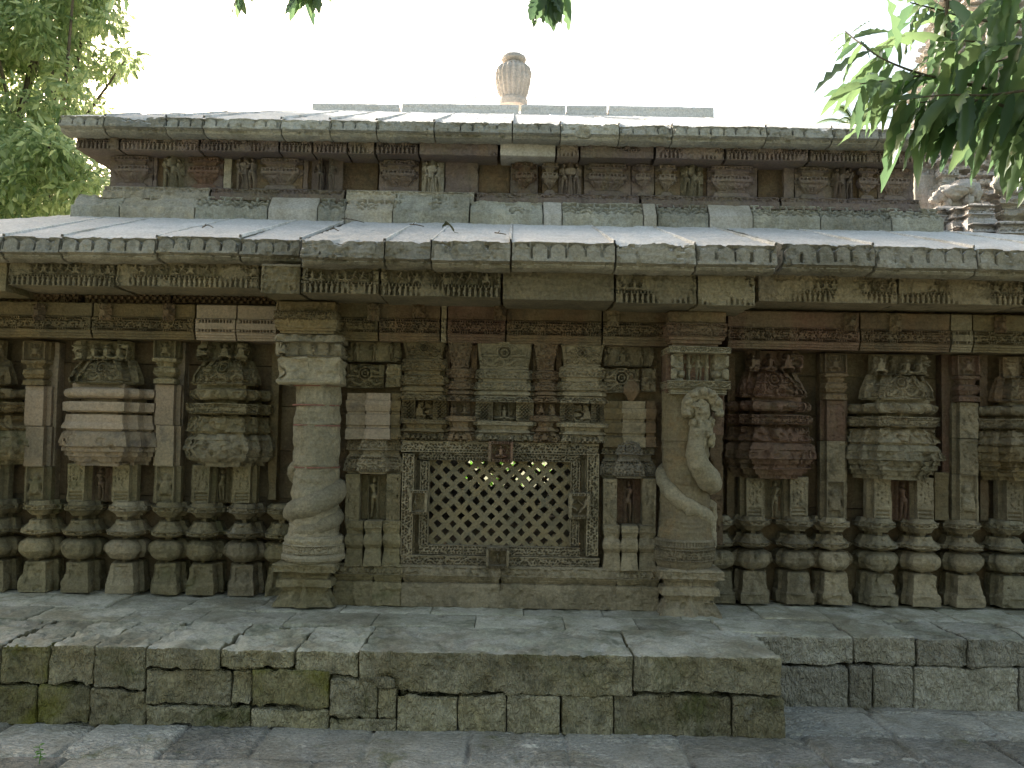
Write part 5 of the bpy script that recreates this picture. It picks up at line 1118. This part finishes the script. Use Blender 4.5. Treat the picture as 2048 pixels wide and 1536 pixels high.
tl = thing('broadleaf_tree', 'sunlit dense broadleaf tree with small glossy leaves left of the temple roof', 'tree', (-8.2, 14.4, 0))
holes = [(192, 118, 22, 26), (70, 262, 30, 20), (215, 95, 14, 16), (160, 195, 12, 14), (228, 60, 10, 12), (100, 60, 9, 10), (262, 205, 40, 42), (28, 215, 10, 8)]
A = poly_centres([(-260, -260), (150, -260), (225, -40), (215, 20), (232, 60), (262, 100), (270, 140), (232, 130), (195, 165), (190, 230), (140, 260), (40, 330), (-260, 330)], holes, 12.6, 15.6, 480, 1)
B = poly_centres([(-260, 290), (60, 270), (150, 290), (196, 340), (196, 400), (150, 425), (60, 470), (60, 640), (-260, 640)], [], 12.0, 14.2, 210, 2)
C_ = poly_centres([(-700, -260), (-260, -260), (-260, 560), (-640, 500)], [], 12.6, 16, 150, 3)
B = B[B[:, 0] < -5.2]
crown(tl, np.concatenate([A, B, C_]), 85, .30, LEAF_F, .145, .028, 1, ((-8.2, 14.4, -.05), (-8.6, 14.2, 3.6)), .17, 50)
# shrub seen through the lattice and the rear opening
sh = thing('shrub', 'bright green shrub seen in bits through the lattice window and the opening behind it', 'shrub', (-.4, 16.8, 0))
rng = np.random.default_rng(8); cs = np.stack([rng.uniform(-3.6, 1.8, 130), rng.uniform(15.7, 17.6, 130), rng.uniform(.25, 3.5, 130)], 1)
crown(sh, cs, 34, .3, LEAF_W, .16, .03, 9, ((-.4, 16.8, -.05), (-.4, 16.8, 1.4)), .06, 12)
# bare tree and palms far behind
def bare(root, base_, h, seed):
    rng = random.Random(seed); mb = MB()
    def grow(p, d, L, r, dep):
        P = [p]; q_ = np.array(d, float)
        for i in range(4):
            q_ = q_ + np.array([rng.gauss(0, .14) for _ in range(3)]); q_ /= np.linalg.norm(q_); P.append(P[-1] + q_ * L / 4)
        V, q, g = tube_arrays(P, np.linspace(r, r * .6, 5), 6); mb.add(V, q, None, g)
        if dep > 0:
            for _ in range(3 if dep > 1 else 2):
                s = P[rng.randrange(2, 5)]; e = q_ + np.array([rng.gauss(0, .5), rng.gauss(0, .5), rng.gauss(.1, .25)]); grow(s, e / np.linalg.norm(e), L * .62, r * .55, dep - 1)
    grow(np.array(base_, float), (.04, 0, 1), h * .62, .09, 5); mb.build('branches', BARK, root)
x_, z_ = at(796, 100, 34); bt = thing('bare_tree', 'thin bare leafless tree far behind the roof, left of the pot finial', 'tree', (x_, 34, 0)); bare(bt, (x_, 34, 0), z_ * .95, 4)
def palm(px, py, Y, label, R_, n, seed):
    x, z = at(px, py, Y); r = thing('palm_tree', label, 'palm', (x, Y, 0), 'palms behind the temple'); rng = random.Random(seed)
    V, q, g = tube_arrays([(x + .05 * math.sin(i), Y, z * i / 12) for i in range(13)], np.linspace(.2, .14, 13), 10); mb = MB(); mb.add(V, q, None, g); mb.build('trunk', BARK, r)
    mb = MB()
    for i in range(n):
        a = 2 * math.pi * i / n + rng.uniform(-.2, .2); el = rng.uniform(.35, 1.25); d = np.array((math.cos(a), math.sin(a) , 0))
        P = np.array([np.array((x, Y, z)) + d * (R_ * t * math.cos(el) * 1.0) + np.array((0, 0, R_ * (t * math.sin(el) - .55 * t * t))) for t in np.linspace(0, 1, 22)])
        Tn = np.gradient(P, axis=0); Tn /= np.linalg.norm(Tn, axis=1)[:, None]; S = np.cross(Tn, (0, 0, 1)); S /= np.linalg.norm(S, axis=1)[:, None] + 1e-9
        for j in range(2, 22):
            L = R_ * .26 * math.sin(math.pi * (j + 2) / 26)
            for sg in (-1, 1):
                e = P[j] + (S[j] * sg * .8 + Tn[j] * .6) * L + np.array((0, 0, -.12 * L)); w = Tn[j] * R_ * .016
                mb.add([P[j] - w, P[j] + w, e], None, [(0, 1, 2)])
        V, q, g = tube_arrays(P, np.linspace(.03, .006, 22), 5); mb.add(V, q, None, g)
    mb.build('fronds', LEAF_P, r, smooth=False)
palm(1243, 262, 26, 'palm whose frond tips just show over the middle of the roof ridge', 1.25, 16, 3)
palm(1712, 262, 24, 'palm with feathery fronds behind the right end of the roof', 1.55, 16, 5)

# ------------------------------------------------------------------ near tree whose leafy branches hang into the picture
nt_ = thing('weeping_tree', 'tree with long wavy dark green leaves, its branches hanging in front at top right, with an added unseen shade crown behind the camera', 'tree', (3.4, 2.3, 0))
def wavy_leaf(p, d, L, W, side, rng, curl):
    """long pointed leaf with a wavy margin, folded on its midrib"""
    n = 13; t = np.linspace(0, 1, n); d = d / np.linalg.norm(d)
    side = side - d * (side @ d); side /= np.linalg.norm(side); nn = np.cross(side, d)
    g = np.array((0, 0, -1.)); P = [np.array(p, float)]; q_ = d.copy()
    for i in range(n - 1): q_ = q_ + g * curl / n; q_ /= np.linalg.norm(q_); P.append(P[-1] + q_ * L / (n - 1))
    P = np.array(P); w = W * np.sin(np.pi * np.clip(t * .93 + .07, 0, 1)) ** .75 * (1 - .25 * t); w[-1] = 0; w[0] = W * .06
    ph = rng.uniform(0, 6); fr = rng.uniform(30, 42)
    wl_ = w * (1 + .16 * np.sin(fr * t + ph)); wr_ = w * (1 + .16 * np.sin(fr * t + ph + 2))
    zl = .28 * w + W * .30 * np.sin(fr * t + ph) * np.sin(np.pi * t); zr = .28 * w + W * .30 * np.sin(fr * t + ph + 2) * np.sin(np.pi * t)
    V = np.concatenate([P + side * wl_[:, None] + nn * zl[:, None], P, P - side * wr_[:, None] + nn * zr[:, None]])
    q = [(i, n + i, n + i + 1, i + 1) for i in range(n - 1)] + [(n + i, 2*n + i, 2*n + i + 1, n + i + 1) for i in range(n - 1)]
    return V, q
rng = random.Random(21); lf = MB(); br = MB(); oldl = MB()
def twig(pts, nleaf, L=(120, 185), r=5, down=.6, seed=0):
    P = np.array([(at(x, y, Y)[0], Y, at(x, y, Y)[1]) for x, y, Y in pts]); S = smooth_path(P, 40); kk = K(P[:, 1].mean())
    V, q, g = tube_arrays(S, np.linspace(r, 1.2, 40) * kk, 7); br.add(V, q, None, g)
    for i in range(nleaf):
        f = (i + rng.random() * .6) / nleaf; j = min(38, int((.06 + .94 * f) * 39)); p = S[j]; tn = S[min(j+1, 39)] - S[j]; tn /= np.linalg.norm(tn) + 1e-9
        sg = 1 if i % 2 else -1; sd = np.cross(tn, (0, 1, 0)); sd /= np.linalg.norm(sd) + 1e-9
        d = tn * rng.uniform(.35, .8) + sd * sg * rng.uniform(.3, .75) + np.array((rng.gauss(0, .12), rng.gauss(0, .45), -down + rng.gauss(0, .2)))
        l = rng.uniform(*L) * kk * 1.1
        V, q = wavy_leaf(p, d, l, l * rng.uniform(.09, .118), np.array((rng.gauss(0, .5) + .6, rng.gauss(0, .7), rng.gauss(0, .4))), rng, rng.uniform(.3, 1.5))
        (oldl if rng.random() < .02 else lf).add(V, q)
twig([(2240, 250, 2.7), (2060, 205, 2.62), (1950, 172, 2.6), (1850, 150, 2.58), (1770, 120, 2.6), (1722, 88, 2.65)], 34, (100, 170))
twig([(1850, 150, 2.58), (1780, 160, 2.5), (1720, 168, 2.48)], 13, (95, 150), 3, .35)
twig([(2240, 60, 2.9), (2070, 45, 2.8), (1960, 40, 2.75), (1880, 20, 2.7), (1820, 5, 2.72)], 26, (95, 150), 5, .45)
twig([(1905, -160, 2.6), (1898, -40, 2.6), (1890, 60, 2.6), (1880, 110, 2.62)], 8, (90, 140), 6, .5)
twig([(2240, 330, 2.55), (2080, 240, 2.5), (1980, 205, 2.5), (1900, 200, 2.5), (1840, 205, 2.5)], 22, (110, 170), 5, .75)
twig([(2260, 120, 2.6), (2100, 130, 2.6), (2010, 120, 2.6), (1960, 140, 2.6)], 18, (110, 170), 4, .6)
twig([(2240, 380, 2.6), (2130, 290, 2.55), (2070, 240, 2.5), (2020, 235, 2.5)], 18, (110, 165), 4, .9)
twig([(2260, 40, 2.45), (2130, 10, 2.45), (2050, -20, 2.45), (1990, 0, 2.45)], 16, (100, 160), 4, .7)
twig([(1722, 88, 2.65), (1705, 75, 2.7), (1690, 62, 2.75)], 9, (45, 75), 2, .3)
twig([(2240, 200, 2.5), (2090, 180, 2.45), (1980, 190, 2.45), (1890, 190, 2.45), (1800, 200, 2.5)], 26, (120, 180), 4, .8)
twig([(2240, 120, 2.5), (2100, 90, 2.5), (1990, 85, 2.5), (1900, 80, 2.52)], 22, (110, 165), 4, .7)
# sprays hanging down from the bough overhead
def spray(x, y, Y, n, L, seed):
    twig([(x + 60, y - 260, Y + .05), (x + 25, y - 150, Y), (x, y - 60, Y), (x - 3, y - 45, Y)], 5, (L * .8, L), 4, .8)
    P0 = np.array((at(x, y - 50, Y)[0], Y, at(x, y - 50, Y)[1])); kk = K(Y)
    for i in range(n):
        d = np.array((rng.gauss(0, .45), rng.gauss(0, .5), -1.)); l = rng.uniform(.75, 1.1) * L * kk
        V, q = wavy_leaf(P0 + np.array((rng.gauss(0, 8), 0, rng.gauss(0, 10))) * kk, d, l, l * .15, np.array((1, rng.gauss(0, .5), 0)), rng, .5); lf.add(V, q)
spray(481, 22, 2.8, 4, 78, 1); spray(625, 8, 2.75, 8, 80, 2); spray(600, 6, 2.75, 6, 85, 3); spray(1078, 32, 2.8, 6, 90, 4); spray(1112, 26, 2.8, 8, 90, 5); spray(242, 0, 2.9, 4, 75, 6)
P = smooth_path([(3.4, 2.3, 5.0), (2.6, 2.5, 4.55), (1.2, 2.8, 4.3), (0, 3.0, 4.25), (-1.4, 3.0, 4.15)], 30); V, q, g = tube_arrays(P, np.linspace(.06, .015, 30), 9); br.add(V, q, None, g)
for px_, py_, Y in ((2240, 250, 2.7), (2240, 60, 2.9), (2240, 330, 2.55), (2260, 120, 2.6), (2240, 380, 2.6), (2260, 40, 2.45)):
    e = np.array((at(px_, py_, Y)[0], Y, at(px_, py_, Y)[1])); P = smooth_path([(3.4, 2.3, 2.6), (2.8, 2.45, (e[2] + 2.7) / 2 + .3), e], 14); V, q, g = tube_arrays(P, np.linspace(.035, .008, 14), 7); br.add(V, q, None, g)
e = np.array((at(1905, -160, 2.6)[0], 2.6, at(1905, -160, 2.6)[1])); P = smooth_path([(2.6, 2.5, 4.55), (1.8, 2.6, 3.6), e], 14); V, q, g = tube_arrays(P, np.linspace(.03, .009, 14), 7); br.add(V, q, None, g)
lf.build('foliage', LEAF_N, nt_, sharp=None); br.build('branches', BARK, nt_)
if oldl.n: 
    o = oldl.build('withered_leaves', leafmat('withered_leaf', (.16, .08, .04), (.20, .12, .06), .3, .5), nt_, sharp=None); o['label'] = 'brown withered leaves'
V, q, g = tube_arrays(smooth_path([(3.4, 2.3, -.05), (3.45, 2.32, 1.6), (3.4, 2.3, 3.2), (3.4, 2.3, 5.6)], 20), np.linspace(.13, .07, 20), 14); mb = MB(); mb.add(V, q, None, g); mb.build('trunk', BARK, nt_)
rng2 = np.random.default_rng(77); cs = np.stack([rng2.uniform(-11, 11, 640), rng2.uniform(-9, -5, 640), rng2.uniform(1.6, 9.5, 640)], 1)
crown(nt_, cs, 34, .55, LEAF_N, .30, .055, 31, None)  # unseen crown behind the camera, added to block low sky and shade the wall
mb = MB()
for i in range(0, 640, 12):
    Q = smooth_path([(3.4, 2.3, 4.2), (cs[i, 0] * .5 + 1.7, cs[i, 1] * .4 + .3, max(5.2, cs[i, 2])), cs[i]], 12); V, q, g = tube_arrays(Q, np.linspace(.05, .01, 12), 6); mb.add(V, q, None, g)
mb.build('limbs', BARK, nt_)  # limbs that carry the added unseen shade crown
# small weeds between the paving stones
def weed(px, py, Y, h, lab, seed):
    x, z = at(px, py, Y); rng = random.Random(seed); r = thing('weed', lab, 'weed', (x, Y, 0)); mb = MB(); st = MB()
    V, q, g = tube_arrays(smooth_path([(x, Y, -.005), (x + .004, Y, h * .5), (x - .003, Y, h)], 8), np.linspace(.0022, .001, 8), 6); st.add(V, q, None, g)
    for i in range(9):
        a = rng.uniform(0, 6.28); zz = h * (.2 + .8 * i / 8); V, q = wavy_leaf((x, Y, zz), np.array((math.cos(a), math.sin(a), .5)), h * .38, h * .10, np.array((-math.sin(a), math.cos(a), 0)), rng, 1.0); mb.add(V, q)
    mb.build('leaves', LEAF_W, r, sharp=None); st.build('stem', LEAF_W, r)
def gpt(px, py):                                     # distance at which a ground pixel lies
    for Y in np.arange(3.5, 6, .01):
        if at(px, py, Y)[1] >= 0 : return Y
    return 4.3
Yg = 4.30
weed(78, 1534, Yg, .085, 'small bright green weed growing between paving stones at the lower left', 1)
weed(1870, 1535, Yg + .02, .02, 'tiny green seedling in the joint of the paving at the lower right', 2)
